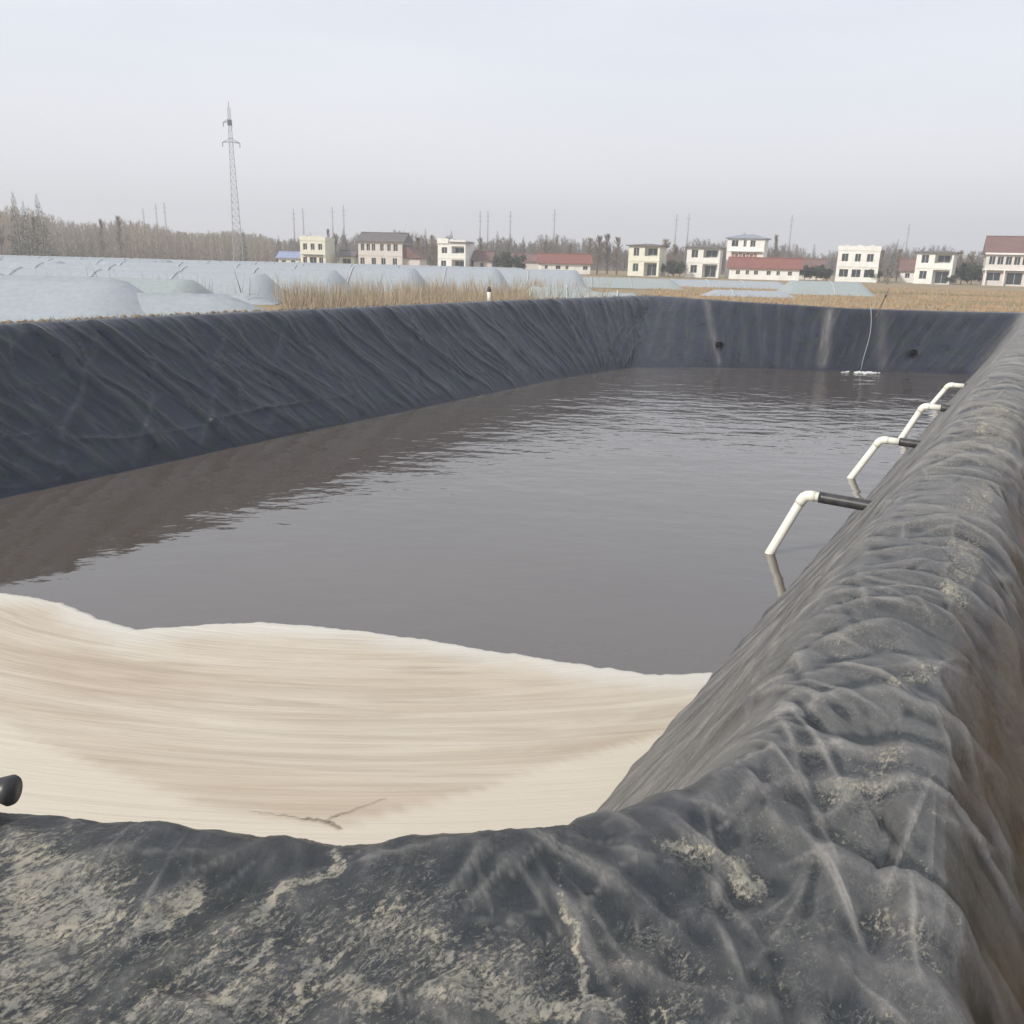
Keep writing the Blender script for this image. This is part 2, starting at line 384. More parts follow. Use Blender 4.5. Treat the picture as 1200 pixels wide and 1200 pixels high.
# right bank: taut pleats on the slope
fr = .030 * folds(Sg, Wc, 1.3, .25, .6, 11, 3.0) + .016 * folds(Sg, Wc, 3.3, .35, .5, 12, 3.5) + .009 * folds(Sg, Wc, 7.0, .2, .5, 13, 2.5)
pr_ = .055 * pleat(Sg + .28 * Wc + .5 * qw, Wc * .5, .9, 150, 4, .10) + .030 * pleat(Sg + .33 * Wc + .4 * qw, Wc * .6, 2.3, 151, 3.5, .14) + .010 * pleat(Sg + .3 * Wc + .3 * qw, Wc, 5.5, 152, 2.5, .22)
slope2 = sstep(.9, 1.2, Zg) * (1 - sstep(4.0, 4.8, Zg))
D += (wr + .3 * wn) * slope2 * (.012 * folds(Sg, Wc, 1.1, .3, .4, 11, 3.0) + pr_ * .85)
# crest of the near and right banks: crumpled sheet
wx = fbm(X * 1.1, Y * 1.1, 3, 21) - .5; wy = fbm(X * 1.1, Y * 1.1, 3, 22) - .5
nearq = 1 - sstep(1.5, 6.0, Sg - sNR)
tv = Sg * .55 + Y * .55
tr = .085 * pleat(tv + .35 * wx + .12 * np.sin(Wc * 2.2), Wc * 1.6, 1.9, 230, 1.8, .38) + .045 * pleat(tv + .5 * wy - .15 * Wc, Wc * 2, 3.3, 231, 1.6, .40)
tr += ridge((X * .5 + Y * .9 + .25 * wx) * 1.3, (X - Y) * .5, 25, 9.0) * .022 * nearq + ridge((X * .9 - Y * .45 + .3 * wy) * 1.5, (X + Y) * .6, 26, 10.0) * .022 * nearq
fac = (.06 * nearq + .05) * (trin((Sg + .25 * wx) * 1.3, (Wc + .2 * wy) * 1.1 + 2, 160) - .5) + .035 * (trin((Sg + .2 * wy) * 3.1 + .5 * Wc, (Wc + .2 * wx) * 1.9, 161) - .5)
fade = 1 - .40 * sstep(8, 22, Sg - sNR)
D += wr * crest * (tr * (1.3 - .45 * nearq) + fac - .04) * fade + wn * crest * fac * .30 + wr * crest * .06 * (fbm(Sg * .8, Wc * .3, 3, 28) - .5)
# near bank: flatter, dusty, with diagonal creases and lumps
nr = ridge((X * .75 - Y * .66 + .25 * wx) * 2.6, (X + Y) * .7, 41, 4.0) * .026 + ridge((X * .8 - Y * .6 + .2 * wy) * 6.5, (X + Y) * 1.6, 42, 3.0) * .010
nr += (fbm(X * 5, Y * 5, 5, 43) - .5) * .022 + ridge(X * 11 + 2 * wx, Y * 11 + 2 * wy, 44, 2.0) * .006 + (fbm(X * 1.6, Y * 1.6, 3, 45) - .5) * .03
nr += .030 * (trin((X * .75 - Y * .66) * 3.2 + wx, (X * .66 + Y * .75) * 1.5, 240) - .5) + .020 * (trin(X * 8 + 2 * wx, Y * 7 + 2 * wy, 241) - .5) + .009 * (trin(X * 19 + 3 * wx, Y * 17, 242) - .5)
nr += .03 * pleat((X * .78 - Y * .62) + .12 * wx, X * .62 + Y * .78, 2.3, 243, 2.5, .25)
D += wn * crest * (nr - .01) + wr * crest * nearq * .012 * (trin(X * 9, Y * 9, 244) - .5)
D += (wn + wr) * sstep(3.0, 3.9, Zg) * (1 - sstep(4.2, 5.0, Zg)) * .025 * (ridge(Sg * 2.4 + .4 * wx, Wc * .7, 46, 1.6) - .5) * (1 - sstep(3, 8, Sg - sNR))
# taut creases: straight sharp ridges that taper out at both ends
line = np.zeros((NU, NV)); rc = np.random.RandomState(77)  # pale glints along raised creases, painted into the colour
def crease(A, B, p, q, wd, ht, sel, sign=1):
    i0, i1 = sel
    if i1 - i0 < 2: return
    a, b = A[i0:i1], B[i0:i1]; vx, vy = q[0] - p[0], q[1] - p[1]; l2 = vx * vx + vy * vy; ln_ = math.sqrt(l2)
    t = ((a - p[0]) * vx + (b - p[1]) * vy) / l2
    d = np.abs((a - p[0]) * vy - (b - p[1]) * vx) / ln_; d = np.abs(d + .02 * ln_ * np.sin(t * 3.1) * (rc.rand() - .5) * 2)
    env = np.clip(1 - np.abs(t * 2 - 1), 0, 1) ** .6 * ((t > 0) & (t < 1))
    D[i0:i1] += sign * ht * env * np.exp(-d / wd)
    line[i0:i1] = np.maximum(line[i0:i1], env * np.exp(-(d / (wd * .28)) ** 2) * (sign > 0))
def win(s0, s1): return max(int(np.searchsorted(us, s0)) - 1, 0), min(int(np.searchsorted(us, s1)) + 1, NU - 1)
for k in range(240):                                     # near right corner and crest of the right bank
    s0 = sNR - .3 + (rc.rand() ** 1.7) * 14; w0 = rc.uniform(-.5, .9); a = rc.choice([.25, -.35, 1.25, 2.2]) + rc.normal() * .35
    ln_ = rc.uniform(.25, .8) * (1 + .06 * (s0 - sNR)); p = (s0, w0); q = (s0 + math.cos(a + .8) * ln_ * .8, w0 + math.sin(a + .8) * ln_)
    crease(Sg, Wc, p, q, rc.uniform(.012, .030) * (1 + .07 * (s0 - sNR)), rc.uniform(.007, .020) * (1 + .07 * (s0 - sNR)), win(s0 - 1.6, s0 + 1.6), rc.choice([1, 1, 1, -1]))
for k in range(230):                                     # long creases down the right slope
    s0 = sNR + (rc.rand() ** 1.4) * 26; w0 = rc.uniform(-1.6, .2); ln_ = rc.uniform(1.0, 2.6)
    crease(Sg, Wc, (s0, w0), (s0 - ln_ * rc.uniform(-.42, -.18) * -1, w0 - ln_), rc.uniform(.012, .03), rc.uniform(.007, .018), win(s0 - 2.5, s0 + 2.5), rc.choice([1, 1, -1]))
for k in range(420):                                     # left bank
    s0 = rc.uniform(sFL, STOT - 14); w0 = rc.uniform(-2.4, .1); ln_ = rc.uniform(.6, 2.4); ln2 = rc.choice([.35, .55, .75, -.3]) + rc.normal() * .12
    crease(Sg, Wc, (s0, w0), (s0 - ln_ * ln2, w0 - ln_), rc.uniform(.018, .04), rc.uniform(.006, .020), win(s0 - 3, s0 + 3), rc.choice([1, 1, -1]))
for k in range(150):                                      # near bank
    s0 = rc.uniform(sNR - 2.6, sNR + .3); p = (rc.uniform(-1.7, .9), rc.uniform(1.2, 2.15)); a = R(52) + rc.normal() * .35 if rc.rand() < .7 else rc.uniform(0, 3.1); ln_ = rc.uniform(.12, .5)
    crease(X, Y, p, (p[0] + math.cos(a) * ln_, p[1] + math.sin(a) * ln_), rc.uniform(.008, .016), rc.uniform(.003, .009), win(0, sNR + 2.0), rc.choice([1, 1, -1]))
line *= (Zg > 1.05) * (Zg < 6.6)
D0 = D.copy()
D += .003 * (fbm(Sg * 14, Wc * 14, 4, 60) - .5)
G2 = G + Nn * D[..., None]
# ---- attributes
dust = np.zeros((NU, NV)); film = np.zeros((NU, NV)); soil = np.zeros((NU, NV))
film = wr * (.70 * slope + (.66 - .26 * nearq) * crest) + wn * .05 * crest + wf * .05 + wl * .02 + wn * slope * .2
film = film * (.72 + .5 * fbm(Sg * .8, Wc * .8, 3, 80))
Dn = (D0 - (np.roll(D0, 4, 0) + np.roll(D0, -4, 0) + np.roll(D0, 4, 1) + np.roll(D0, -4, 1)) * .25)
Dn = (Dn + np.roll(Dn, 2, 0) + np.roll(Dn, -2, 0) + np.roll(Dn, 2, 1) + np.roll(Dn, -2, 1)) / 5
worn_shine = sstep(.0006, .0050, Dn); hollow_shade = sstep(.0004, .0045, -Dn)            # rubbed dust and painted shine on creases, painted shade in folds
film = np.clip(film + (wr * .36 + wn * crest * .18 + wl * .07 + wf * .06) * worn_shine - (wr * .40 + wn * .12) * hollow_shade + line * (wr * .55 + wn * .45 + wl * .22 + wf * .14) * (.4 + 1.1 * fbm(Sg * 5, Wc * 5, 3, 88)), 0, 1)
tone = np.clip(wn + wr * (.25 + .75 * nearq), 0, 1)
dust = wn * crest * (.22 + .95 * (fbm(X * 3.6 + 5, Y * 3.6, 5, 81) - .45)) + wr * crest * (.40 * fbm(X * 3, Y * 3, 4, 82) + .02 + .28 * (1 - nearq) * fbm(Sg * .9, Wc * 2.5, 3, 87)) * (Zg < 6) + wr * slope * .05
dust -= .30 * wn * sstep(4.65, 4.2, Zg)                                    # clean dark band behind the lip
dust += .10 * wn * crest * sstep(-.2, -1.2, X)
# tan deposits: (from, to, radius, strength) as points on the bank
def cap(p, q, r, st):
    global dust
    a = at(*p); b_ = at(*q); vx, vy = b_.x - a.x, b_.y - a.y; l2 = vx * vx + vy * vy + 1e-9
    jx = X + .05 * (fbm(X * 9, Y * 9, 3, 83) - .5) * 2; jy = Y + .05 * (fbm(X * 9 + 9, Y * 9, 3, 84) - .5) * 2
    t = np.clip(((jx - a.x) * vx + (jy - a.y) * vy) / l2, 0, 1)
    d = np.sqrt((jx - a.x - t * vx) ** 2 + (jy - a.y - t * vy) ** 2)
    dust = dust + st * np.exp(-(d / r) ** 2) * (Zg > 3.8) * (Zg < 7)
for a in (((190, 1075), (240, 1040), .028, .9), ((150, 1110), (190, 1075), .02, .7), ((390, 990), (385, 1015), .016, 1.0), ((385, 1015), (335, 1045), .02, 1.0),
          ((335, 1045), (300, 1075), .02, .5), ((645, 1010), (668, 1050), .008, .8), ((668, 1055), (672, 1110), .012, .8), ((672, 1110), (695, 1175), .010, .9),
          ((505, 1178), (710, 1182), .026, 1.1), ((60, 1030), (100, 1090), .10, .30), ((10, 1000), (60, 1050), .09, .25), ((50, 1080), (10, 1180), .10, .2),
          ((500, 1110), (520, 1140), .07, .22), ((800, 1000), (870, 1015), .045, .55), ((870, 1015), (900, 1020), .03, .5), ((770, 990), (800, 1000), .02, .5),
          ((1050, 800), (1090, 775), .05, .55), ((990, 915), (1060, 870), .07, .38), ((1120, 690), (1140, 640), .10, .4), ((1130, 600), (1160, 560), .12, .35), ((1160, 520), (1175, 480), .3, .3),
          ((320, 1100), (260, 1190), .012, .45), ((410, 1110), (330, 1200), .012, .45), ((400, 1165), (440, 1180), .02, .6), ((240, 1130), (150, 1200), .010, .4), ((1020, 1060), (1120, 1150), .022, .35), ((560, 1180), (600, 1130), .09, .15)):
    cap(*a)
runs = wf * slope * np.clip(np.exp(-((X - 9.6) / .14) ** 2) * .8 + np.exp(-((X - 15.2 - .22 * Wc) / .22) ** 2) * 1.0 + np.exp(-((X - 17.7 - .1 * Wc) / .28) ** 2) * .6, 0, 1) * (.5 + fbm(Sg * 6, Wc * .8, 3, 85))
film = np.clip(film + .42 * runs, 0, 1)
soil = np.clip((wr + wn) * sstep(5.9, 6.7, Zg + 1.1 * (fbm(Sg * 2.2, Wc * 3, 4, 86) - .5)) + (wf + wl) * sstep(4.9, 5.6, Zg), 0, 1)  # earth tint; on the near and right flank it also paints shade
V = G2.reshape(-1, 3)
ii = np.arange(NU)[:, None]; jj = np.arange(NV - 1)[None]
a_ = ii * NV + jj; b2 = ((ii + 1) % NU) * NV + jj
F = np.stack([a_, b2, b2 + 1, a_ + 1], -1).reshape(-1, 4)
me = np_mesh('pond_liner', V, F, True)
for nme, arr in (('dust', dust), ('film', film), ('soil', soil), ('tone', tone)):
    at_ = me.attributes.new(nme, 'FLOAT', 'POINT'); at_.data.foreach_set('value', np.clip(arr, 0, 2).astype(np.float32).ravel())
uvl = me.uv_layers.new(name='UVMap'); uvv = np.stack([Sg, Wc], -1).reshape(-1, 2)
uvl.data.foreach_set('uv', uvv[F.ravel()].astype(np.float32).ravel())
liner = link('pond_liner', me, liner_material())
tag(liner, 'black plastic sheet lining the whole pond, wrinkled and dusty on the near and right banks', 'pond liner')

# ------------------------------------------------------------------ ground: one sheet from the bank outwards to the horizon
toe = rails[::6, 5]; end = rails[::6, 4]; n_ = len(toe)
cx, cy = 4.0, 22.0
ang = np.unwrap(np.arctan2(toe[:, 1] - cy, toe[:, 0] - cx))
grings = [end * [1, 1, 0] + (toe - end) * [.0, .0, 0] + np.array([0, 0, 0]) + end * [0, 0, 1] - np.array([0, 0, .06]), toe]
grings[0] = end + (rails[::6, 3] - end) * .25 - np.array([0, 0, .05])
for rad, k in ((.02, 1), (.05, 1), (.1, 1), (.2, 1), (.35, 1), (.6, 1), (1, 1)):
    tgt = np.stack([cx + np.cos(ang) * 1150, cy + np.sin(ang) * 1150, np.full(n_, -1.0)], -1)
    grings.append(toe * [1, 1, 0] * (1 - rad ** 1.0) + tgt * [1, 1, 0] * rad + [0, 0, -1.0])
grings[2][:, 2] = -1.0
GV = []; 
sub = []
for a, b_ in zip(grings, grings[1:]):
    m_ = 8
    for k in range(m_): sub.append(a * (1 - k / m_) + b_ * (k / m_))
sub.append(grings[-1]); GR = np.stack(sub, 1)
GR[..., 2] += np.where(np.arange(GR.shape[1])[None] > 1, .10 * (fbm(GR[..., 0] * .8, GR[..., 1] * .8, 4, 90) - .5), 0)
NG = GR.shape[1]
ii = np.arange(n_)[:, None]; jj = np.arange(NG - 1)[None]
a_ = ii * NG + jj; b2 = ((ii + 1) % n_) * NG + jj
GF = np.stack([a_, b2, b2 + 1, a_ + 1], -1).reshape(-1, 4)
gm = bpy.data.materials.new('earth'); gm.use_nodes = True; t = gm.node_tree; b = t.nodes['Principled BSDF']; b.inputs['Roughness'].default_value = .95; b.inputs['Specular IOR Level'].default_value = .15
geo = N(t, 'ShaderNodeNewGeometry')
def gn(scale, det=6):
    n = N(t, 'ShaderNodeTexNoise'); n.inputs['Scale'].default_value = scale; n.inputs['Detail'].default_value = det; L(t, geo.outputs['Position'], n.inputs['Vector']); return n.outputs['Fac']
def gmr(v, lo, hi):
    r = N(t, 'ShaderNodeMapRange'); L(t, v, r.inputs['Value']); r.inputs['From Min'].default_value = lo; r.inputs['From Max'].default_value = hi; return r.outputs[0]
def gmix(f, A, B):
    n = N(t, 'ShaderNodeMix', data_type='RGBA'); L(t, f, n.inputs['Factor'])
    for k, q in (('A', A), ('B', B)):
        if isinstance(q, tuple): n.inputs[k].default_value = (*q, 1)
        else: L(t, q, n.inputs[k])
    return n.outputs['Result']
c = gmix(gmr(gn(.06), .35, .65), (0.33, .235, .14), (.27, .215, .14))
c = gmix(gmr(gn(.5), .45, .7), c, (.21, .18, .11))
c = gmix(gmr(gn(14, 8), .4, .7), c, (.38, .29, .19))
c = gmix(gmr(gn(.03, 3), .58, .7), c, (.10, .12, .06))
shadeA = N(t, 'ShaderNodeAttribute', attribute_name='flank_shade')  # dark tint that paints shade on the ground at the bank foot
c = gmix(shadeA.outputs['Fac'], c, (.055, .038, .023))
L(t, c, b.inputs['Base Color'])
bp = N(t, 'ShaderNodeBump'); bp.inputs['Distance'].default_value = .05; L(t, gn(9, 8), bp.inputs['Height']); L(t, bp.outputs[0], b.inputs['Normal'])
gme = np_mesh('ground', GR.reshape(-1, 3), GF, True)
shd = np.zeros((n_, NG)); shd[:, :12] = 1; shd *= ((us[::6] < sFR - 1))[:, None] * (fbm(GR[..., 0] * 1.5, GR[..., 1] * 1.5, 3, 91) > .38)
at_ = gme.attributes.new('flank_shade', 'FLOAT', 'POINT'); at_.data.foreach_set('value', shd.astype(np.float32).ravel())
ground = link('ground', gme, gm); tag(ground, kind='structure')

# ------------------------------------------------------------------ water
def water_material():
    m = bpy.data.materials.new('slurry_water'); m.use_nodes = True; t = m.node_tree; b = t.nodes['Principled BSDF']
    b.inputs['Base Color'].default_value = (.090, .074, .062, 1); b.inputs['Roughness'].default_value = .03; b.inputs['IOR'].default_value = 1.62; b.inputs['Specular IOR Level'].default_value = .95
    g = N(t, 'ShaderNodeNewGeometry'); 
    def ns(sc, st, det=3):
        mpn = N(t, 'ShaderNodeMapping'); mpn.inputs['Scale'].default_value = st; mpn.inputs['Rotation'].default_value = (0, 0, R(8)); L(t, g.outputs['Position'], mpn.inputs['Vector'])
        n = N(t, 'ShaderNodeTexNoise'); n.inputs['Scale'].default_value = sc; n.inputs['Detail'].default_value = det; L(t, mpn.outputs[0], n.inputs['Vector']); return n.outputs['Fac']
    def ma(op, x, y):
        n = N(t, 'ShaderNodeMath', operation=op)
        for i, q in enumerate((x, y)):
            if isinstance(q, (int, float)): n.inputs[i].default_value = q
            else: L(t, q, n.inputs[i])
        return n.outputs[0]
    # ripples stronger toward the far end where the hose runs in
    sp = N(t, 'ShaderNodeSeparateXYZ'); L(t, g.outputs['Position'], sp.inputs[0])
    r = N(t, 'ShaderNodeMapRange'); L(t, sp.outputs['Y'], r.inputs['Value']); r.inputs['From Min'].default_value = 12; r.inputs['From Max'].default_value = 30; r.inputs['To Min'].default_value = .35; r.inputs['To Max'].default_value = 2.3
    h = ma('ADD', ma('MULTIPLY', ns(2.4, (.6, 1, 1)), .015), ma('MULTIPLY', ns(.8, (.7, 1, 1), 2), .030))
    h = ma('MULTIPLY', h, r.outputs[0])
    bp = N(t, 'ShaderNodeBump'); bp.inputs['Distance'].default_value = 1.0; bp.inputs['Strength'].default_value = 1.0; L(t, h, bp.inputs['Height']); L(t, bp.outputs[0], b.inputs['Normal'])
    return m
wl_ring = rails[::8, 0]; c0 = wl_ring.mean(0)
wout = wl_ring + (rails[::8, 1] - wl_ring) * .12
nW = len(wout)
WV = wout * [1, 1, 0] + [0, 0, -3.0]
wme = bpy.data.meshes.new('water'); wme.from_pydata([tuple(v) for v in WV], [], [tuple(range(nW))])
bm = bmesh.new(); bm.from_mesh(wme); bmesh.ops.triangulate(bm, faces=bm.faces, ngon_method='EAR_CLIP'); bm.normal_update()
for f in bm.faces:
    if f.normal.z < 0: f.normal_flip()
bm.to_mesh(wme); bm.free()
water = link('water', wme, water_material()); tag(water, kind='structure')

# ------------------------------------------------------------------ foam blanket on the water
rs0 = np.random.RandomState(21)
edge_px = [(-260, 640), (-140, 668), (-60, 682), (0, 691), (40, 697), (80, 708), (120, 724), (160, 735), (200, 732), (250, 728), (300, 727), (360, 730), (410, 734), (450, 740), (500, 748), (560, 757), (600, 763), (660, 772), (700, 778), (760, 786), (800, 787), (850, 786)]
ez = -2.985
ep = [at(x, y, ez) for x, y in edge_px]
ep = [(p.x, p.y) for p in ep]
ex = np.array([p[0] for p in ep]); ey = np.array([p[1] for p in ep])
nx_ = 360; xs = np.linspace(ex[0], 3.2, nx_); ye = np.interp(xs, ex, ey)
ye += .12 * (fbm(xs * 1.4, xs * 0, 4, 101) - .5) + .09 * (fbm(xs * 7, xs * 0, 5, 102) - .5)
ny_ = 70; FVv = []
yb = 3.2
tt = np.linspace(0, 1, ny_) ** 1.6
FX = np.repeat(xs[:, None], ny_, 1); FY = ye[:, None] * (1 - tt) + yb * tt
dist_edge = (ye[:, None] - FY)
FZ = -3.0 + .035 * sstep(-.01, .12, dist_edge) - .012 + .018 * (fbm(FX * .8, FY * 3, 4, 103) - .5) * sstep(.1, .5, dist_edge)
FVv = np.stack([FX, FY, FZ], -1).reshape(-1, 3)
ii = np.arange(nx_ - 1)[:, None]; jj = np.arange(ny_ - 1)[None]; a_ = ii * ny_ + jj
FF = np.stack([a_, a_ + 1, a_ + ny_ + 1, a_ + ny_], -1).reshape(-1, 4)
fm = bpy.data.materials.new('foam'); fm.use_nodes = True; t = fm.node_tree; b = t.nodes['Principled BSDF']; b.inputs['Roughness'].default_value = .55; b.inputs['Specular IOR Level'].default_value = .25
geo = N(t, 'ShaderNodeNewGeometry')
ce = at(470, 640, -3)
mpn = N(t, 'ShaderNodeMapping'); mpn.inputs['Location'].default_value = (-ce.x, -ce.y - .2, 3); L(t, geo.outputs['Position'], mpn.inputs['Vector'])
sp = N(t, 'ShaderNodeSeparateXYZ'); L(t, mpn.outputs[0], sp.inputs[0])
def ma(op, x, y=0.0):
    n = N(t, 'ShaderNodeMath', operation=op)
    for i, q in enumerate((x, y)):
        if isinstance(q, (int, float)): n.inputs[i].default_value = q
        else: L(t, q, n.inputs[i])
    return n.outputs[0]
rad = ma('SQRT', ma('ADD', ma('MULTIPLY', ma('MULTIPLY', sp.outputs['X'], sp.outputs['X']), .42), ma('MULTIPLY', sp.outputs['Y'], sp.outputs['Y'])))
th = ma('ARCTAN2', sp.outputs['X'], ma('MULTIPLY', sp.outputs['Y'], -1.0))
def pol(a, b_, sc, det=6, dist=0.0):
    cb = N(t, 'ShaderNodeCombineXYZ'); L(t, ma('MULTIPLY', rad, a), cb.inputs[0]); L(t, ma('MULTIPLY', th, b_), cb.inputs[1])
    n = N(t, 'ShaderNodeTexNoise'); n.inputs['Scale'].default_value = sc; n.inputs['Detail'].default_value = det; n.inputs['Distortion'].default_value = dist; n.inputs['Roughness'].default_value = .62; L(t, cb.outputs[0], n.inputs['Vector']); return n.outputs['Fac']
c = gmix(gmr(pol(.9, 1.0, 1.0, 3, .3), .38, .62), (.50, .42, .325), (.56, .50, .41))
c = gmix(gmr(pol(4.2, 1.6, 1.0, 5, 1.4), .44, .84), c, (.37, .30, .22))
c = gmix(gmr(pol(7, 3.0, 1.0, 5, 1.6), .58, .92), c, (.56, .51, .43))
edg = N(t, 'ShaderNodeAttribute', attribute_name='edge')
c = gmix(edg.outputs['Fac'], c, (.62, .595, .54))
crk = N(t, 'ShaderNodeAttribute', attribute_name='pale')
c = gmix(crk.outputs['Fac'], c, (.60, .54, .44))
L(t, c, b.inputs['Base Color'])
bp = N(t, 'ShaderNodeBump'); bp.inputs['Distance'].default_value = .02; L(t, pol(9, 2, 1.0, 6), bp.inputs['Height']); L(t, bp.outputs[0], b.inputs['Normal'])
fme = np_mesh('foam', FVv, FF, True)
eA = (1 - sstep(.05, .75, dist_edge + .5 * (fbm(FX * 1.2, FY * 2, 3, 105) - .5))) * .8
pa = at(400, 968, -3); pb = at(560, 925, -3); pc = at(800, 850, -3)
lineY = np.interp(FX, [-30, at(-60, 820, -3).x, at(120, 900, -3).x, at(250, 945, -3).x, pa.x, pb.x, pc.x, 6], [9.5, at(-60, 820, -3).y, at(120, 900, -3).y, at(250, 945, -3).y, pa.y, pb.y, pc.y, pc.y + 1.4])
pale = sstep(-.02, .10, lineY - FY + .10 * (fbm(FX * 2, FY * 2, 3, 106) - .5)) * .85
for nme, arr in (('edge', eA), ('pale', pale)):
    q = fme.attributes.new(nme, 'FLOAT', 'POINT'); q.data.foreach_set('value', arr.astype(np.float32).ravel())
foam = link('foam', fme, fm); tag(foam, 'thick cream foam blanket with curved streaks floating on the near end of the pond', 'foam', kind='stuff')
# a dark wet crack in the foam
ck = MB(); cpts = [at(x, y, -2.985) for x, y in ((292, 953), (322, 958), (352, 962), (380, 965), (398, 974))]
cseg = [(a, b_, w_) for (a, b_), w_ in zip(zip(cpts, cpts[1:]), (.003, .006, .011, .014))]
c3_ = [at(x, y, -2.985) for x, y in ((380, 965), (402, 955), (425, 947), (452, 938))]
cseg += [(a, b_, w_) for (a, b_), w_ in zip(zip(c3_, c3_[1:]), (.007, .005, .003))]
cs2 = []
for a, b_, w_ in cseg:
    for k in range(6):
        f0, f1 = k / 6, (k + 1) / 6; jit = lambda f: Vector((0, (vnoise(np.array(a.x * 9 + f * 5), np.array(a.y * 7), 300) - .5) * .07 * math.sin(math.pi * f), 0))
        cs2.append((a.lerp(b_, f0) + jit(f0), a.lerp(b_, f1) + jit(f1), w_ * rnd.uniform(.6, 1.3)))
for a, b_, w_ in cs2:
    dd = (b_ - a).normalized().cross(Vector((0, 0, 1))) * w_
    ck.quad(a - dd * .8 + Vector((0, 0, .024)), b_ - dd + Vector((0, 0, .024)), b_ + dd + Vector((0, 0, .024)), a + dd * .8 + Vector((0, 0, .024)))
M_dark = mat('wet_dark', (.27, .22, .165), .6)
cko = ck.build('foam_crack', M_dark); cko.parent = foam

# ------------------------------------------------------------------ object materials
M_pvc = mat('white_pvc', (.80, .79, .72), .35, noise=(.72, .70, .60), scale=3)
M_blk = mat('black_pipe', (.022, .022, .024), .4, noise=(.05, .048, .045), scale=6)
M_film = mat('greenhouse_film', (.30, .33, .355), .45, noise=(.35, .375, .39), scale=5, spec=.4, bump=.012, bscale=3)
M_film2 = mat('greenhouse_film_green', (.27, .31, .305), .5, noise=(.33, .36, .35), scale=5, spec=.4, bump=.02, bscale=3)
M_rope = mat('film_rope', (.58, .60, .60), .7)
M_seam = mat('film_seam', (.74, .75, .74), .6)
M_steel = mat('galvanised', (.30, .31, .33), .55, metal=.3)
M_wood = mat('pole_wood', (.16, .12, .09), .9, noise=(.22, .17, .12), scale=4)

# ------------------------------------------------------------------ the overflow pipes on the right bank
NI = Vector((-0.854, 0.52, 0))
def on_plane(px, py, p):
    d = fw + cr * ((px - 600) / 1000) - cu * ((py - 600) / 1000)
    m_ = Vector((-NI.y, NI.x, 0)); o = Vector((0, 0, EYE)); return o + d * ((p - o).dot(m_) / d.dot(m_))
def elbow(a, b_, c, r, n=5):
    """points of a rounded bend at b"""
    d1 = (a - b_).normalized(); d2 = (c - b_).normalized(); p = b_ + d1 * r; q = b_ + d2 * r
    return [(p * (1 - t) ** 2 + b_ * 2 * t * (1 - t) + q * t * t) for t in [i / n for i in range(n + 1)]]
pipes = [((902, 648), (943, 580), (965, 580), (1035, 583), .076, 'nearest of the four white elbow pipes, dipping into the water before a long black sleeve'),
         ((997, 560), (1032, 515), (1058, 514), (1098, 519), .076, 'second nearest of the four white elbow pipes, its elbow just clear of the pipe behind'),
         ((1056, 514), (1082, 476), (1106, 475), (1132, 478), .085, 'third of the four white elbow pipes counted from the nearest, overlapped by the farthest one'),
         ((1092, 474), (1112, 451), (1133, 448), (1150, 450), .085, 'farthest of the four white elbow pipes, smallest in view along the right bank')]
for e, k1, j, s_, rr, lab in pipes:
    E0 = at(*e, -3.0); K1 = on_plane(*k1, E0); J = on_plane(*j, E0); S_ = on_plane(*s_, E0)
    J.z = K1.z; S_.z = K1.z - .02; 
    rt = empty('overflow_pipe', S_); tag(rt, lab, 'pipe', 'white overflow pipes along the right bank')
    o = S_; down = (E0 - K1).normalized()
    foot = E0 + down * .5
    mb = MB(); mb.tube([p - o for p in ([J] + elbow(J, K1, E0, .09, 3) + [E0, foot])], rr, 14); mb.build('white_pipe', M_pvc, rt, True)
    c_ = MB(); c_.tube([p - o for p in ([K1 + (J - K1).normalized() * .17] + elbow(J, K1, E0, .10, 3) + [K1 + down * .17])], rr * 1.13, 14); c_.build('elbow', M_pvc, rt, True)
    sl_ = MB(); sl_.tube([J - o - (J - S_).normalized() * -.06, J - o, S_ - o, S_ - o - NI * .8], rr * 1.2, 14); sl_.build('black_sleeve', M_blk, rt, True)

# black pipe end poking in at the left edge of the near bank
p0 = at(18, 929, .03)
rt = empty('black_pipe_end', (p0.x - .0, p0.y, .03)); tag(rt, 'flared end of a black pipe lying on the near lip at far left', 'pipe')
mb = MB(); mb.tube([(-.9, .12, -.02), (-.25, .03, 0), (-.10, .01, .005)], .028, 18); mb.build('pipe', M_blk, rt, True)
mb = MB(); mb.tube([(-.12, .015, .003), (-.055, .006, .006), (-.012, .0, .008), (.0, 0, .008)], [.029, .034, .046, .041], 22); mb.build('flared_cap', M_blk, rt, True)

# hose running down the far bank, its splash, and the stake that holds it
hp = [at(1034, 352, .25), at(1024, 359, .02), at(1020, 365, -.28)]
h0 = Vector((16.95, 43.0, -.15)); ht = at(1020, 364, -.2); hb = at(1010, 436, -3.0)
h_top = Vector((ht.x, ht.y, -.16)); hb = Vector((hb.x, hb.y, -2.95))
rt = empty('water_hose', h_top); tag(rt, 'pale thin hose running down the dark far bank into the water', 'hose')
pts = [Vector((.5, 1.2, .1)), Vector((.15, .4, .14)), Vector((0, 0, .10))]
for k in range(1, 9):
    t_ = k / 8; q = (hb - h_top) * t_; q = q + Vector((0.08 * math.sin(t_ * 5), -.10 * math.sin(math.pi * t_) - .05, .03)); pts.append(q)
mb = MB(); mb.tube(pts, .014, 8); mb.build('hose', mat('hose', (.38, .39, .38), .4), rt, True)
sp_ = []; 
rs = np.random.RandomState(3)
mb = MB()
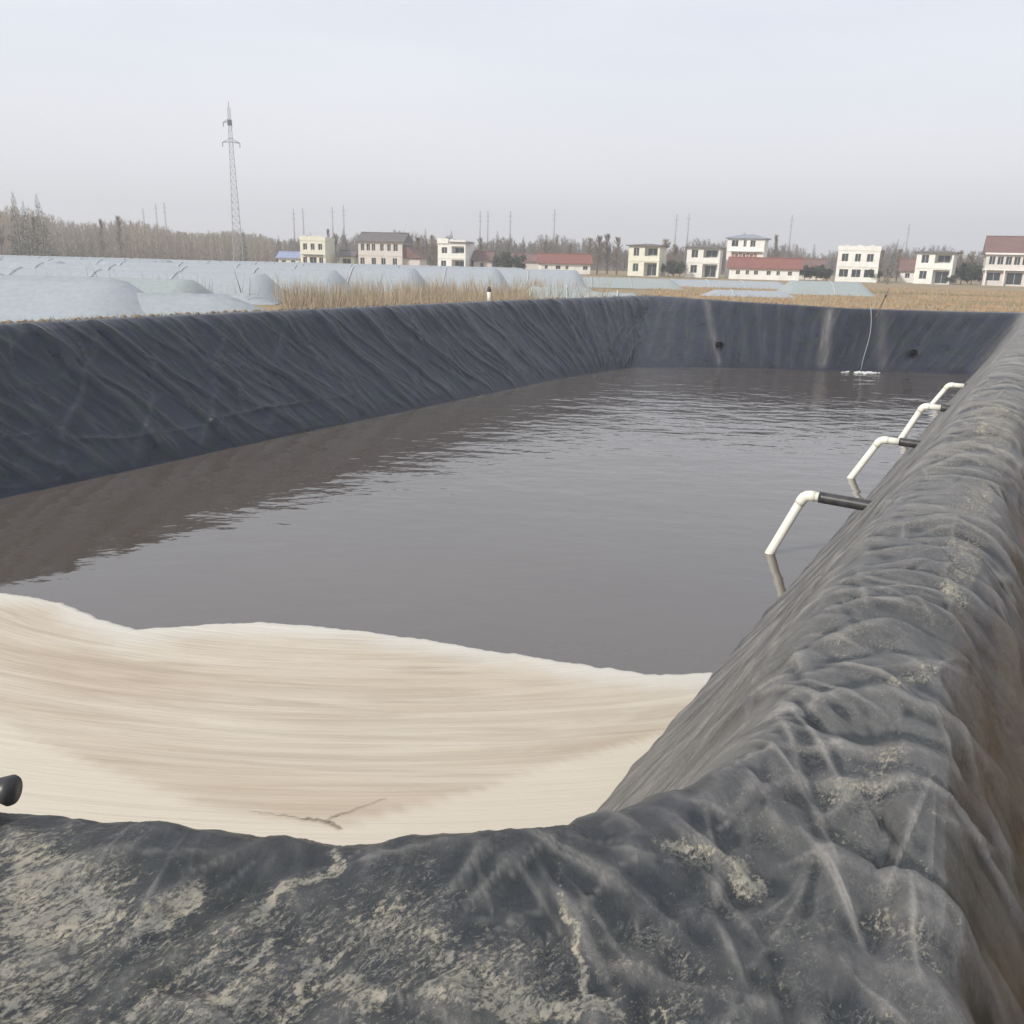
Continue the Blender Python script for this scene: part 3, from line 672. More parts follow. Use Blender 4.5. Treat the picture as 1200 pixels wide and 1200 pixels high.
for k in range(60):
    a = rs.rand() * 6.28; r_ = abs(rs.normal()) * .28; x, y = hb.x + math.cos(a) * r_ * 1.6, hb.y - .25 + math.sin(a) * r_ * .8
    s = .03 + rs.rand() * .06; n0 = len(mb.v); ring = [(x + math.cos(i * 1.047) * s * 1.4, y + math.sin(i * 1.047) * s, -2.992) for i in range(6)]
    mb.v += ring + [(x, y, -2.965 + rs.rand() * .03)]; mb.f += [(n0 + i, n0 + (i + 1) % 6, n0 + 6) for i in range(6)]
o = mb.build('splash', mat('splash', (.7, .7, .7), .3), None, True); tag(o, 'small white patch of splashing bubbles where the pale hose meets the water', 'splash', kind='stuff')
rt = empty('leaning_stake', (h_top.x + .55, h_top.y + .5, -.3)); tag(rt, 'thin dark stake leaning over the far bank beside the top of the hose', 'stake')
mb = MB(); mb.tube([(-.05, 0, -.2), (.3, .1, .75), (.42, .12, 1.1)], [.03, .025, .018], 8); mb.build('pole', M_wood, rt, True)
mb = MB(); mb.tube([(.28, .09, .70), (.32, .11, .80)], .045, 8); mb.tube([(.34, .11, .82), (.20, .0, .60), (.05, -.1, .30)], .012, 6); mb.build('tie', M_blk, rt, True)
# outlets in the far wall
for (px, py, ztop, lab) in ((842, 403, -2.1, 'dark pipe outlet low in the far bank near its left corner'), (1068, 412, -2.2, 'dark pipe outlet in the far bank to the right of the hose')):
    q = at(px, py, ztop); f_ = (ztop + 3) / 3.0
    yy = 40.7 + (2.6 if px > 1000 else 4.0) * f_
    q = bearing(px, yy, 0); 
    d = fw + cr * ((px - 600) / 1000) - cu * ((py - 600) / 1000); q = Vector((0, 0, EYE)) + d * (yy / d.y)
    rt = empty('outlet_pipe', q); tag(rt, lab, 'pipe', 'outlets in the far bank')
    mb = MB(); mb.tube([(0, .5, .0), (0, -.25, -.04)], .17, 16, caps=False); mb.tube([(0, -.12, -.02), (0, -.1, -.02)], .15, 16); mb.build('pipe', M_blk, rt, True)
    mb = MB(); mb.tube([(0, -.27, -.04), (0, -.2, -.035)], .20, 16, caps=False); mb.build('collar', M_blk, rt, True)

# white marker post on the left bank
q = at(578, 350, .0); rt = empty('marker_post', (q.x - .2, q.y + .4, -.15)); tag(rt, 'short white post with a dark cap standing in dry grass behind the left bank', 'post')
mb = MB(); mb.tube([(0, 0, -.2), (0, 0, .42)], .085, 12); mb.build('post', M_pvc, rt, True)
mb = MB(); mb.tube([(0, 0, .42), (0, 0, .5), (0, 0, .64)], [.09, .10, .05], 12); mb.build('cap', mat('cap', (.07, .06, .05), .7), rt, True)

# ------------------------------------------------------------------ film tunnels
def tunnel(x0, y0, length, width, height, rot, m, label, seams=5, ripple=.04, flat=1.5, endl=1.0, white_rope=False):
    rt = empty('film_tunnel', (x0, y0, -1.0), rot); tag(rt, label, 'greenhouse', 'low plastic film tunnels in the fields')
    nl, na = max(int(length / .6), 8), 18
    u_ = np.linspace(0, 1, nl + 1); th_ = np.linspace(0, math.pi, na + 1)
    UU, TT = np.meshgrid(u_, th_, indexing='ij')
    sag = ripple * np.abs(np.sin(UU * length / 1.4 * math.pi)) * np.sin(TT) + .05 * ripple / .07 * (fbm(UU * length * .4 + x0, TT * 2, 3, 120) - .5)
    hx = -length + UU * length
    # the right hand end slopes down like a stretched sheet
    e = np.clip((1 - UU) * length / endl, 0, 1)
    e = e * sstep(0, 1.2 / length, UU)
    yy = np.cos(TT) * width / 2 * (0.92 + .08 * e); zz = (1 - np.abs(np.cos(TT)) ** flat) * height * (.02 + .98 * e) - sag * e
    yy = -yy
    Vv = np.stack([hx, yy, zz], -1).reshape(-1, 3)
    i1 = np.arange(nl)[:, None]; j1 = np.arange(na)[None]; a = i1 * (na + 1) + j1
    Fq = np.stack([a, a + na + 1, a + na + 2, a + 1], -1).reshape(-1, 4)
    link('film', np_mesh('film', Vv, Fq, True), m, rt)
    for k in range(seams):
        xk = -length + (k + .6) * length / seams
        if xk > -max(2.2, endl * 1.2) or xk < -length + 2: continue
        mb = MB(); mb.tube([(xk + .15 * math.sin(a_), -math.cos(a_) * (width / 2 + .02), (1 - abs(math.cos(a_)) ** flat) * height + .045) for a_ in [math.pi * i / 12 for i in range(13)]], .03 if not white_rope else .045, 5)
        mb.build('rope', M_rope, rt, True)
    for o_ in rt.children:
        if white_rope and o_.name.startswith('rope'): o_.data.materials[0] = M_seam
    return rt
# two big sheets close behind the left bank
pA = bearing(232, 30.0); tunnel(pA.x, pA.y, 26, 8.0, 1.75, R(4), M_film, 'large pale film tunnel at the far left, closest behind the pond bank', 5, flat=1.03, ripple=.012, endl=2.6)
pB = bearing(368, 31.0); tunnel(pB.x, pB.y, 10.0, 4.6, 1.28, R(14), M_film, 'lower pale film tunnel whose sloping end tapers off above the left bank', 0, flat=1.03, ripple=.012, endl=3.0)
# tops stay below eye level and drop with distance
rows_ = [(44, 250, 1.35), (50, 332, 1.6), (58, 415, 1.75), (67, 505, 1.85), (77, 600, 1.9), (88, 690, 1.9), (100, 800, 1.9), (113, 925, 1.9), (128, 618, 1.9), (145, 600, 1.9), (162, 620, 1.9)]
ordw = ['first', 'second', 'third', 'fourth', 'fifth', 'sixth', 'seventh', 'eighth', 'ninth', 'tenth', 'eleventh']
numw = ['right hand end', 'second from the right', 'third from the right', 'fourth from the right', 'fifth from the right', 'sixth from the right']
for i, (d_, px0, hh) in enumerate(rows_):
    p_ = bearing(px0, d_); x_end = p_.x; x_left = bearing(-40, d_).x; k = 0
    while x_end > x_left and k < 6:
        ln = rnd.uniform(.26, .36) * d_ + 8
        pxm = 600 + (x_end - ln * .3) / d_ * 1042
        lim = 2.6 - ((.0150 if pxm > 640 else .0074) * d_)
        tunnel(x_end, d_ + rnd.uniform(-.5, .5), ln, rnd.uniform(6.4, 7.4), min(hh, lim) + rnd.uniform(-.06, .04), R(rnd.uniform(-1.2, 1.2)), M_film if rnd.random() < .55 else M_film2,
               'pale film tunnel, %s in the %s row behind the pond' % (numw[k], ordw[i]), max(2, int(ln / 4)), flat=1.45, ripple=.035)
        x_end -= ln + rnd.uniform(.3, 1.2); k += 1
p_ = bearing(1024, 92); tunnel(p_.x, p_.y, 9.5, 7, 1.35, R(-6), M_film2, 'lone film tunnel on the tan field before the flat topped white house', 3)
p_ = bearing(935, 80); tunnel(p_.x, p_.y, 8.5, 3, .55, R(0), M_film, 'very low strip of film behind the far bank at the edge of the tan field', 2)
p_ = bearing(768, 56); tunnel(p_.x, p_.y, 5.2, 2.4, .9, R(-4), M_film2, 'small bright film tunnel just behind the far left corner of the pond', 3, ripple=.12)
p_ = bearing(712, 62); tunnel(p_.x, p_.y, 6.5, 3.2, 1.0, R(5), M_film2, 'small sagging film tunnel left of the bright one by the pond corner', 3, ripple=.12)

# ------------------------------------------------------------------ houses
M_wall = {'white': mat('render_white', (.80, .79, .75), .85, noise=(.70, .69, .64), scale=.8), 'cream': mat('render_cream', (.74, .72, .60), .85, noise=(.66, .64, .52), scale=.8),
          'pink': mat('render_pinkish', (.66, .60, .56), .85, noise=(.58, .54, .50), scale=.8)}
M_roofs = {'dark': mat('roof_dark', (.11, .095, .095), .7, noise=(.15, .13, .125), scale=1.2), 'grey': mat('roof_grey', (.22, .25, .29), .6, noise=(.28, .30, .33), scale=1.2),
           'red': mat('roof_red', (.25, .095, .075), .8, noise=(.20, .085, .07), scale=1.0), 'brown': mat('roof_brown', (.20, .115, .10), .8, noise=(.15, .09, .08), scale=1.0), 'blue': mat('roof_blue', (.28, .32, .48), .7, noise=(.25, .28, .4), scale=1.0)}
M_glass = mat('window_glass', (.035, .042, .045), .15); M_frame = mat('window_frame', (.55, .55, .52), .6); M_tile = mat('wall_panel', (.42, .17, .13), .8)
def facade(mb, w, h, op, x0=0, y=0, z0=0, depth=.25):
    """front wall with real openings; op: (x0,x1,z0,z1)"""
    xs_ = sorted({0, w, *[o[0] for o in op], *[o[1] for o in op]}); zs_ = sorted({0, h, *[o[2] for o in op], *[o[3] for o in op]})
    for a, b_ in zip(xs_, xs_[1:]):
        for c_, d_ in zip(zs_, zs_[1:]):
            mx_, mz_ = (a + b_) / 2, (c_ + d_) / 2
            if any(o[0] < mx_ < o[1] and o[2] < mz_ < o[3] for o in op): continue
            mb.quad((x0 + a, y, z0 + c_), (x0 + b_, y, z0 + c_), (x0 + b_, y, z0 + d_), (x0 + a, y, z0 + d_))
    for o in op:
        a, b_, c_, d_ = x0 + o[0], x0 + o[1], z0 + o[2], z0 + o[3]; y1 = y + (o[4] if len(o) > 4 else depth)
        mb.quad((a, y, c_), (b_, y, c_), (b_, y1, c_), (a, y1, c_)); mb.quad((a, y, d_), (a, y1, d_), (b_, y1, d_), (b_, y, d_))
        mb.quad((a, y, c_), (a, y1, c_), (a, y1, d_), (a, y, d_)); mb.quad((b_, y, c_), (b_, y, d_), (b_, y1, d_), (b_, y1, c_))
def window(rt, a, b_, c_, d_, y=.25, door=False):
    mb = MB(); mb.quad((a, y, c_), (b_, y, c_), (b_, y, d_), (a, y, d_)); wd = mb.build('door' if door else 'window', M_glass, rt)
    f_ = MB(); t_ = .07; xm = (a + b_) / 2
    for q in ((a, a + t_, c_, d_), (b_ - t_, b_, c_, d_), (xm - t_ / 2, xm + t_ / 2, c_ + t_, d_ - t_)): f_.box(q[0], q[1], y - .06, y - .005, q[2], q[3])
    for q in ((c_, c_ + t_), (d_ - t_, d_)): f_.box(a + t_, b_ - t_, y - .06, y - .005, q[0], q[1])
    f_.build('frame', M_frame, wd)
def house(px, dist, w, dep, storeys, sh, rot, wall, label, wins, roof, loggia=None, rh=1.4, roofm='dark', extra=None, name='village_house'):
    """px = bearing of the front left corner. wins: per storey list of (x0,x1) fractions; loggia: (x0,x1) fractions of recessed balconies"""
    p_ = bearing(px, dist); rt = empty(name, p_, rot); tag(rt, label, 'house')
    H_ = storeys * sh; op = []
    for s_ in range(storeys):
        for a, b_ in wins[s_]:
            full = (b_ - a) * w > 2.6
            op.append((a * w, b_ * w, s_ * sh + (.25 if full else .95), s_ * sh + sh - (.55 if full else .6)))
        if loggia: op.append((loggia[0] * w, loggia[1] * w, s_ * sh + (.05 if s_ == 0 else 1.0), s_ * sh + sh - .35, 1.6))
    mb = MB(); facade(mb, w, H_, op)
    mb.quad((0, 0, 0), (0, 0, H_), (0, dep, H_), (0, dep, 0)); mb.quad((w, 0, 0), (w, dep, 0), (w, dep, H_), (w, 0, H_)); mb.quad((0, dep, 0), (0, dep, H_), (w, dep, H_), (w, dep, 0))
    for o in op:
        if len(o) > 4: mb.quad((o[0], 1.6, o[2]), (o[1], 1.6, o[2]), (o[1], 1.6, o[3]), (o[0], 1.6, o[3]))
    mb.build('wall', M_wall[wall], rt)
    for o in op:
        if len(o) > 4:
            lw = o[1] - o[0]; window(rt, o[0] + lw * .12, o[0] + lw * .88, o[2] + .1, o[3] - .3, 1.55, door=o[2] < 1)
        else: window(rt, *o[:4])
    for s_ in range(1, storeys):
        mb = MB(); mb.box(-.06, w + .06, -.09, -.002, s_ * sh - .12, s_ * sh + .1); mb.build('ledge', M_wall[wall], rt)
    e = .55
    mb = MB()
    if roof == 'flat':
        mb.box(-.1, w + .1, -.1, dep + .1, H_, H_ + .18); mb.build('roof', M_wall[wall], rt)
        pb_ = MB(); pb_.box(-.1, w + .1, -.1, .1, H_ + .185, H_ + .95); pb_.box(-.1, .1, .103, dep, H_ + .185, H_ + .8); pb_.box(w - .1, w + .1, .103, dep, H_ + .185, H_ + .8)
        for k in range(3): pb_.box(w * (.15 + .3 * k), w * (.25 + .3 * k), -.12, .12, H_ + .955, H_ + 1.15)
        pb_.build('parapet', M_wall[wall], rt)
    elif roof == 'gable':
        y0_, y1_ = -e, dep + e; zm = H_ + rh; ym = dep / 2
        mb.quad((-e, y0_, H_ - .05), (w + e, y0_, H_ - .05), (w + e * .9, ym, zm), (-e * .9, ym, zm)); mb.quad((-e, y1_, H_ - .05), (-e * .9, ym, zm), (w + e * .9, ym, zm), (w + e, y1_, H_ - .05))
        mb.quad((-e, y0_, H_ - .2), (-e, y1_, H_ - .2), (w + e, y1_, H_ - .2), (w + e, y0_, H_ - .2)); mb.quad((-e, y0_, H_ - .2), (w + e, y0_, H_ - .2), (w + e, y0_, H_ - .05), (-e, y0_, H_ - .05))
        mb.quad((w + e, y0_, H_ - .2), (w + e, y1_, H_ - .2), (w + e, y1_, H_ - .05), (w + e, y0_, H_ - .05)); mb.quad((-e, y0_, H_ - .2), (-e, y0_, H_ - .05), (-e, y1_, H_ - .05), (-e, y1_, H_ - .2))
        mb.tri((w + e, y0_, H_ - .05), (w + e, y1_, H_ - .05), (w + e * .9, ym, zm)); mb.tri((-e, y0_, H_ - .05), (-e * .9, ym, zm), (-e, y1_, H_ - .05))
        ro = mb.build('roof', M_roofs[roofm], rt)
        rg = MB(); rg.tube([(-e * .9, ym, zm + .05), (w + e * .9, ym, zm + .05)], .12, 8); rg.build('ridge', M_roofs[roofm], ro)
    elif roof == 'hip':
        y0_, y1_ = -e, dep + e; zm = H_ + rh; hx_ = min(w, dep) * .42
        c4_ = [(-e, y0_), (w + e, y0_), (w + e, y1_), (-e, y1_)]; a = (hx_, dep / 2, zm); b_ = (w - hx_, dep / 2, zm)
        lo = [(x, y, H_ - .05) for x, y in c4_]; l2_ = [(x, y, H_ - .25) for x, y in c4_]
        mb.quad(lo[0], lo[1], b_, a); mb.tri(lo[1], lo[2], b_); mb.quad(lo[2], lo[3], a, b_); mb.tri(lo[3], lo[0], a)
        for i in range(4): mb.quad(l2_[i], l2_[(i + 1) % 4], lo[(i + 1) % 4], lo[i])
        mb.quad(*l2_[::-1]); mb.build('roof', M_roofs[roofm], rt)
    if extra: extra(rt, w, dep, H_, sh)
    return rt
W3 = [(.12, .28), (.42, .58), (.72, .88)]
def h1_extra(rt, w, dep, H_, sh):
    mb = MB(); mb.box(.6, w - .6, -.5, -.1, sh - .2, sh - .02); mb.build('canopy', M_roofs['dark'], rt)
house(352, 203, 5.9, 7, 2, 2.95, R(-6), 'cream', 'narrow cream two storey house with three dark upper windows, left of the large gabled house', [[(.1, .26), (.36, .64), (.74, .9)], W3], 'flat', extra=h1_extra)
def annex(rt, w, dep, H_, sh):
    mb = MB(); mb.box(w + .01, w + 3.8, 1.2, dep, 0, 2.7); a = mb.build('annex', M_wall['pink'], rt)
    m2 = MB(); m2.quad((w + .02, .8, 5.6), (w + .02, dep, 5.6), (w + 4.2, dep, 2.6), (w + 4.2, .8, 2.6)); m2.tri((w + .02, .8, 5.6), (w + 4.2, .8, 2.6), (w + .02, .8, 2.6)); m2.quad((w + .02, .8, 2.55), (w + 4.2, .8, 2.55), (w + 4.2, dep, 2.55), (w + .02, dep, 2.55)); m2.build('annex_roof', M_roofs['brown'], rt)
house(420, 205, 10.4, 8, 2, 3.1, R(-8), 'pink', 'large pale two storey house with dark grey gabled roof and right hand lean-to', [[(.04, .14), (.3, .4), (.52, .62), (.78, .88)], [(.06, .14), (.19, .27), (.31, .39), (.5, .58), (.66, .74), (.8, .9)]], 'gable', rh=1.9, extra=annex)
def tower_x(rt, w, dep, H_, sh):
    mb = MB(); mb.box(-.02, 2.6, -.3, 3.5, H_ + .2, H_ + 1.3); mb.build('roof_room', M_wall['white'], rt)
    mb = MB(); mb.box(2.8, w + .6, -.5, dep * .6, H_ + .4, H_ + .62); m_ = mb.build('roof_canopy', M_roofs['dark'], rt)
house(513, 203, 6.6, 7, 2, 2.9, R(-14), 'white', 'bright white two storey house with raised upper left block and open balcony', [[(.12, .3)], [(.14, .34)]], 'flat', loggia=(.5, .95), extra=tower_x)
house(736, 197, 7.0, 6.0, 2, 3.3, R(-24), 'cream', 'cream two storey house with recessed balcony, standing apart between bare trees', [[(.16, .34)], [(.16, .34)]], 'hip', loggia=(.52, .93), rh=.3, roofm='dark')
house(804, 197, 7.2, 5.0, 2, 3.25, R(-19), 'white', 'white two storey house with dark flat eaves, just left of the tallest three storey house', [[(.14, .34)], [(.14, .34)]], 'hip', loggia=(.5, .95), rh=.3, roofm='dark')
def h6x(rt, w, dep, H_, sh):
    mb = MB()
    for k in range(4): mb.box(w * (.14 + .2 * k), w * (.22 + .2 * k), -.05, -.012, sh + .8, 2 * sh - .4)
    mb.build('red_panel', M_tile, rt)
    mb = MB(); mb.box(w * .1, w * .95, -.9, -.1, 2 * sh - .1, 2 * sh + .08); mb.build('balcony', M_wall['white'], rt)
house(850, 203, 8.2, 7, 3, 2.95, R(-22), 'white', 'tall three storey house with grey hipped roof behind the long red roofed building', [[(.1, .25), (.7, .85)], [(.24, .32), (.44, .52), (.64, .72)], [(.12, .3), (.44, .52), (.62, .76)]], 'hip', loggia=None, rh=.8, roofm='grey', extra=h6x)
house(855, 188, 14.2, 5, 1, 2.4, R(-16), 'white', 'long white single storey building, low red roof, before the three storey house', [[(.1, .16), (.24, .29), (.36, .42), (.54, .6), (.68, .73), (.84, .9)]], 'gable', rh=2.0, roofm='red')
house(980, 188, 8.2, 7, 2, 3.15, R(-21), 'white', 'white two storey house with flat parapet roof behind the lone film tunnel', [[(.08, .3), (.38, .6), (.68, .92)], [(.1, .26), (.42, .56), (.7, .86)]], 'flat')
house(1072, 186, 7.0, 5.5, 2, 3.2, R(-33), 'white', 'white two storey house with thin dark eaves and corner porch toward the right', [[(.14, .34)], [(.14, .34)]], 'hip', loggia=(.5, .95), rh=.3, roofm='dark')
def h9x(rt, w, dep, H_, sh):
    mb = MB(); mb.box(-.3, w + .3, -1.0, -.1, sh - .15, sh + .05); mb.box(.2, .4, -.95, -.75, 0, sh - .155); mb.box(w - .4, w - .2, -.95, -.75, 0, sh - .155); mb.box(w * .45, w * .48, -.95, -.75, 0, sh - .155); mb.build('porch', M_wall['white'], rt)
    mb = MB(); mb.box(-.3, w + .3, -.6, -.1, H_ - .25, H_ + .1); mb.build('cornice', M_wall['white'], rt)
house(1153, 184, 7.9, 8, 2, 3.2, R(-25), 'pink', 'tall pale house with a high brown roof at the far right end of the village', [[(.08, .4), (.54, .9)], [(.08, .22), (.27, .41), (.46, .60), (.65, .79), (.84, .96)]], 'gable', rh=3.4, roofm='brown', extra=h9x)
house(398, 207, 3.3, 5, 1, 2.8, R(-5), 'cream', 'small cream shed between the narrow cream house and the large gabled house', [[(.2, .8)]], 'gable', rh=1.2, roofm='dark', name='shed')
house(326, 212, 5.0, 5, 1, 2.1, R(0), 'white', 'low shed with a bluish roof left of the narrow cream house', [[(.15, .35), (.6, .8)]], 'gable', rh=1.3, roofm='blue', name='shed')
house(555, 205, 4.2, 5, 1, 2.6, R(0), 'pink', 'small cottage with a dull red-brown roof right of the white balcony house', [[(.36, .56)]], 'gable', rh=1.9, roofm='brown', name='cottage')
house(634, 205, 11.5, 7, 1, 2.4, R(3), 'white', 'long low building under a wide red roof in the middle of the village', [[(.08, .14), (.3, .4), (.5, .56), (.85, .95)]], 'gable', rh=2.0, roofm='red', name='farm_building')
house(1056, 196, 3.2, 4, 1, 2.6, R(-24), 'white', 'small white cottage with steep brown roof left of the corner porch house', [[(.3, .6)]], 'gable', rh=2.4, roofm='brown', name='cottage')
house(930, 205, 6.5, 6, 1, 2.8, R(-18), 'pink', 'low brick-red roofed cottage half hidden by dark shrubs right of the long red roof', [[(.2, .4), (.6, .8)]], 'gable', rh=1.8, roofm='brown', name='cottage')
house(1196, 186, 5.0, 5, 1, 2.3, R(-27), 'white', 'low white shed cut by the right edge of the picture beside the brown roofed house', [[(.2, .5)]], 'gable', rh=.8, roofm='grey', name='shed')
house(600, 232, 9.0, 6, 1, 2.6, R(-4), 'pink', 'faded red roof peeping over the dark evergreens left of the long red roof', [[(.2, .4)]], 'gable', rh=1.8, roofm='brown', name='cottage')

# ------------------------------------------------------------------ trees
M_bark = mat('bark', (.14, .115, .095), .95, noise=(.19, .16, .13), scale=3)
M_twig = mat('bare_twigs', (.165, .13, .10), .95, noise=(.21, .165, .125), scale=.6)
M_twig2 = mat('dry_twigs', (.21, .155, .10), .95, noise=(.25, .19, .12), scale=.6)
M_ever = mat('evergreen_leaf', (.04, .052, .033), .8, noise=(.065, .075, .045), scale=.8)
def tree_meshes(kind, h, seed):
    r = random.Random(seed); tr_ = MB(); bend = (r.uniform(-.3, .3), r.uniform(-.3, .3))
    tr_.tube([(0, 0, -.2), (bend[0] * .3, bend[1] * .3, h * .35), (bend[0], bend[1], h * .92)], [h * .018 + .03, h * .012 + .02, .02], 7)
    nt_ = MB(); V_ = []; F_ = []
    def blade(p, q, w_):
        d = (q - p); s = d.cross(Vector((r.uniform(-1, 1), r.uniform(-1, 1), .2))).normalized() * w_; n = len(V_)
        V_.extend([p - s, p + s, q]); F_.append((n, n + 1, n + 2))
    if kind in ('poplar', 'broad'):
        for k in range(46 if kind == 'poplar' else 60):
            z = h * r.uniform(.18, .95); spread = (.12 if kind == 'poplar' else .34) * h * (1.05 - z / h) + .25
            a = r.uniform(0, 6.28); base = Vector((bend[0] * z / h, bend[1] * z / h, z)); out = Vector((math.cos(a), math.sin(a), 0)) * spread * r.uniform(.5, 1)
            tip = base + out + Vector((0, 0, h * r.uniform(.08, .2)))
            if tip.z > h: tip.z = h
            tr_.tube([base, base.lerp(tip, .5) + Vector((0, 0, -.08)), tip], [.045, .03, .012], 4)
            for j in range(16):
                p = base.lerp(tip, r.uniform(.25, 1)); q = p + Vector((r.uniform(-.6, .6), r.uniform(-.6, .6), r.uniform(.2, 1.3))) * (h * .075)
                blade(p, q, r.uniform(.02, .045))
    elif kind == 'conifer':
        for k in range(1000):
            z = h * (r.random() ** .8); rad_ = (h - z) * .17 * r.uniform(.3, 1.1) + .08; a = r.uniform(0, 6.28)
            if math.sin(z * 5) * .5 + .5 < r.random() * .8: rad_ *= .6
            p = Vector((math.cos(a) * rad_ + bend[0] * z / h, math.sin(a) * rad_ + bend[1] * z / h, z)); tp = .15 + .85 * (h - z) / h
            q = p + Vector((math.cos(a) * .55 * tp, math.sin(a) * .55 * tp, r.uniform(-.25, .35)))
            blade(p, q, r.uniform(.03, .09) * tp)
    else:   # bushy evergreen
        lumps = [(Vector((r.uniform(-.35, .35) * h, r.uniform(-.3, .3) * h, h * r.uniform(.3, .8))), h * r.uniform(.14, .26)) for _ in range(11)]
        for k in range(1500):
            c_, rr_ = lumps[r.randrange(11)]; d = Vector((r.gauss(0, 1), r.gauss(0, 1), r.gauss(0, 1))).normalized() * rr_ * (r.random() ** .4)
            p = c_ + d; q = p + Vector((r.uniform(-.3, .3), r.uniform(-.3, .3), r.uniform(-.1, .35))); blade(p, q, r.uniform(.07, .16))
    cm = bpy.data.meshes.new('crown'); cm.from_pydata(V_, [], F_)
    return tr_, cm
def make_tree(name, kind, h, seed, m_):
    rt = empty(name, (0, 0, -1)); tr_, cm = tree_meshes(kind, h, seed)
    tr_.build('trunk', M_bark, rt, True); cm.materials.append(m_); link('crown', cm, None, rt); return rt
protos = {'poplar': [('bare_poplar', 'poplar', 9, 1, M_twig), ('bare_poplar', 'poplar', 9, 2, M_twig)], 'broad': [('bare_tree', 'broad', 7, 3, M_twig2), ('bare_tree', 'broad', 7, 4, M_twig), ('bare_tree', 'broad', 7, 5, M_twig2)],
          'conifer': [('conifer', 'conifer', 9, 6, M_ever), ('conifer', 'conifer', 9, 7, M_ever)], 'bush': [('evergreen_shrub', 'bush', 4, 8, M_ever), ('evergreen_shrub', 'bush', 4, 9, M_ever)]}
hts = {'poplar': 9, 'broad': 7, 'conifer': 9, 'bush': 4}
cache = {}
def tree(kind, px, dist, h, label, group=None, lean=0.0):
    i = rnd.randrange(len(protos[kind])); key = (kind, i)
    if key not in cache: cache[key] = make_tree(*protos[kind][i]); o = cache[key]; 
    else: o = copy_tree(cache[key])
    o.location = bearing(px, dist); o.rotation_euler = (0, lean, rnd.uniform(0, 6.28)) if lean == 0 else (0, lean, 0)
    s_ = h / hts[kind]; o.scale = (s_ * (1 if kind != 'poplar' else .9), s_, s_)
    tag(o, label, 'tree' if kind != 'bush' else 'shrub', group); return o
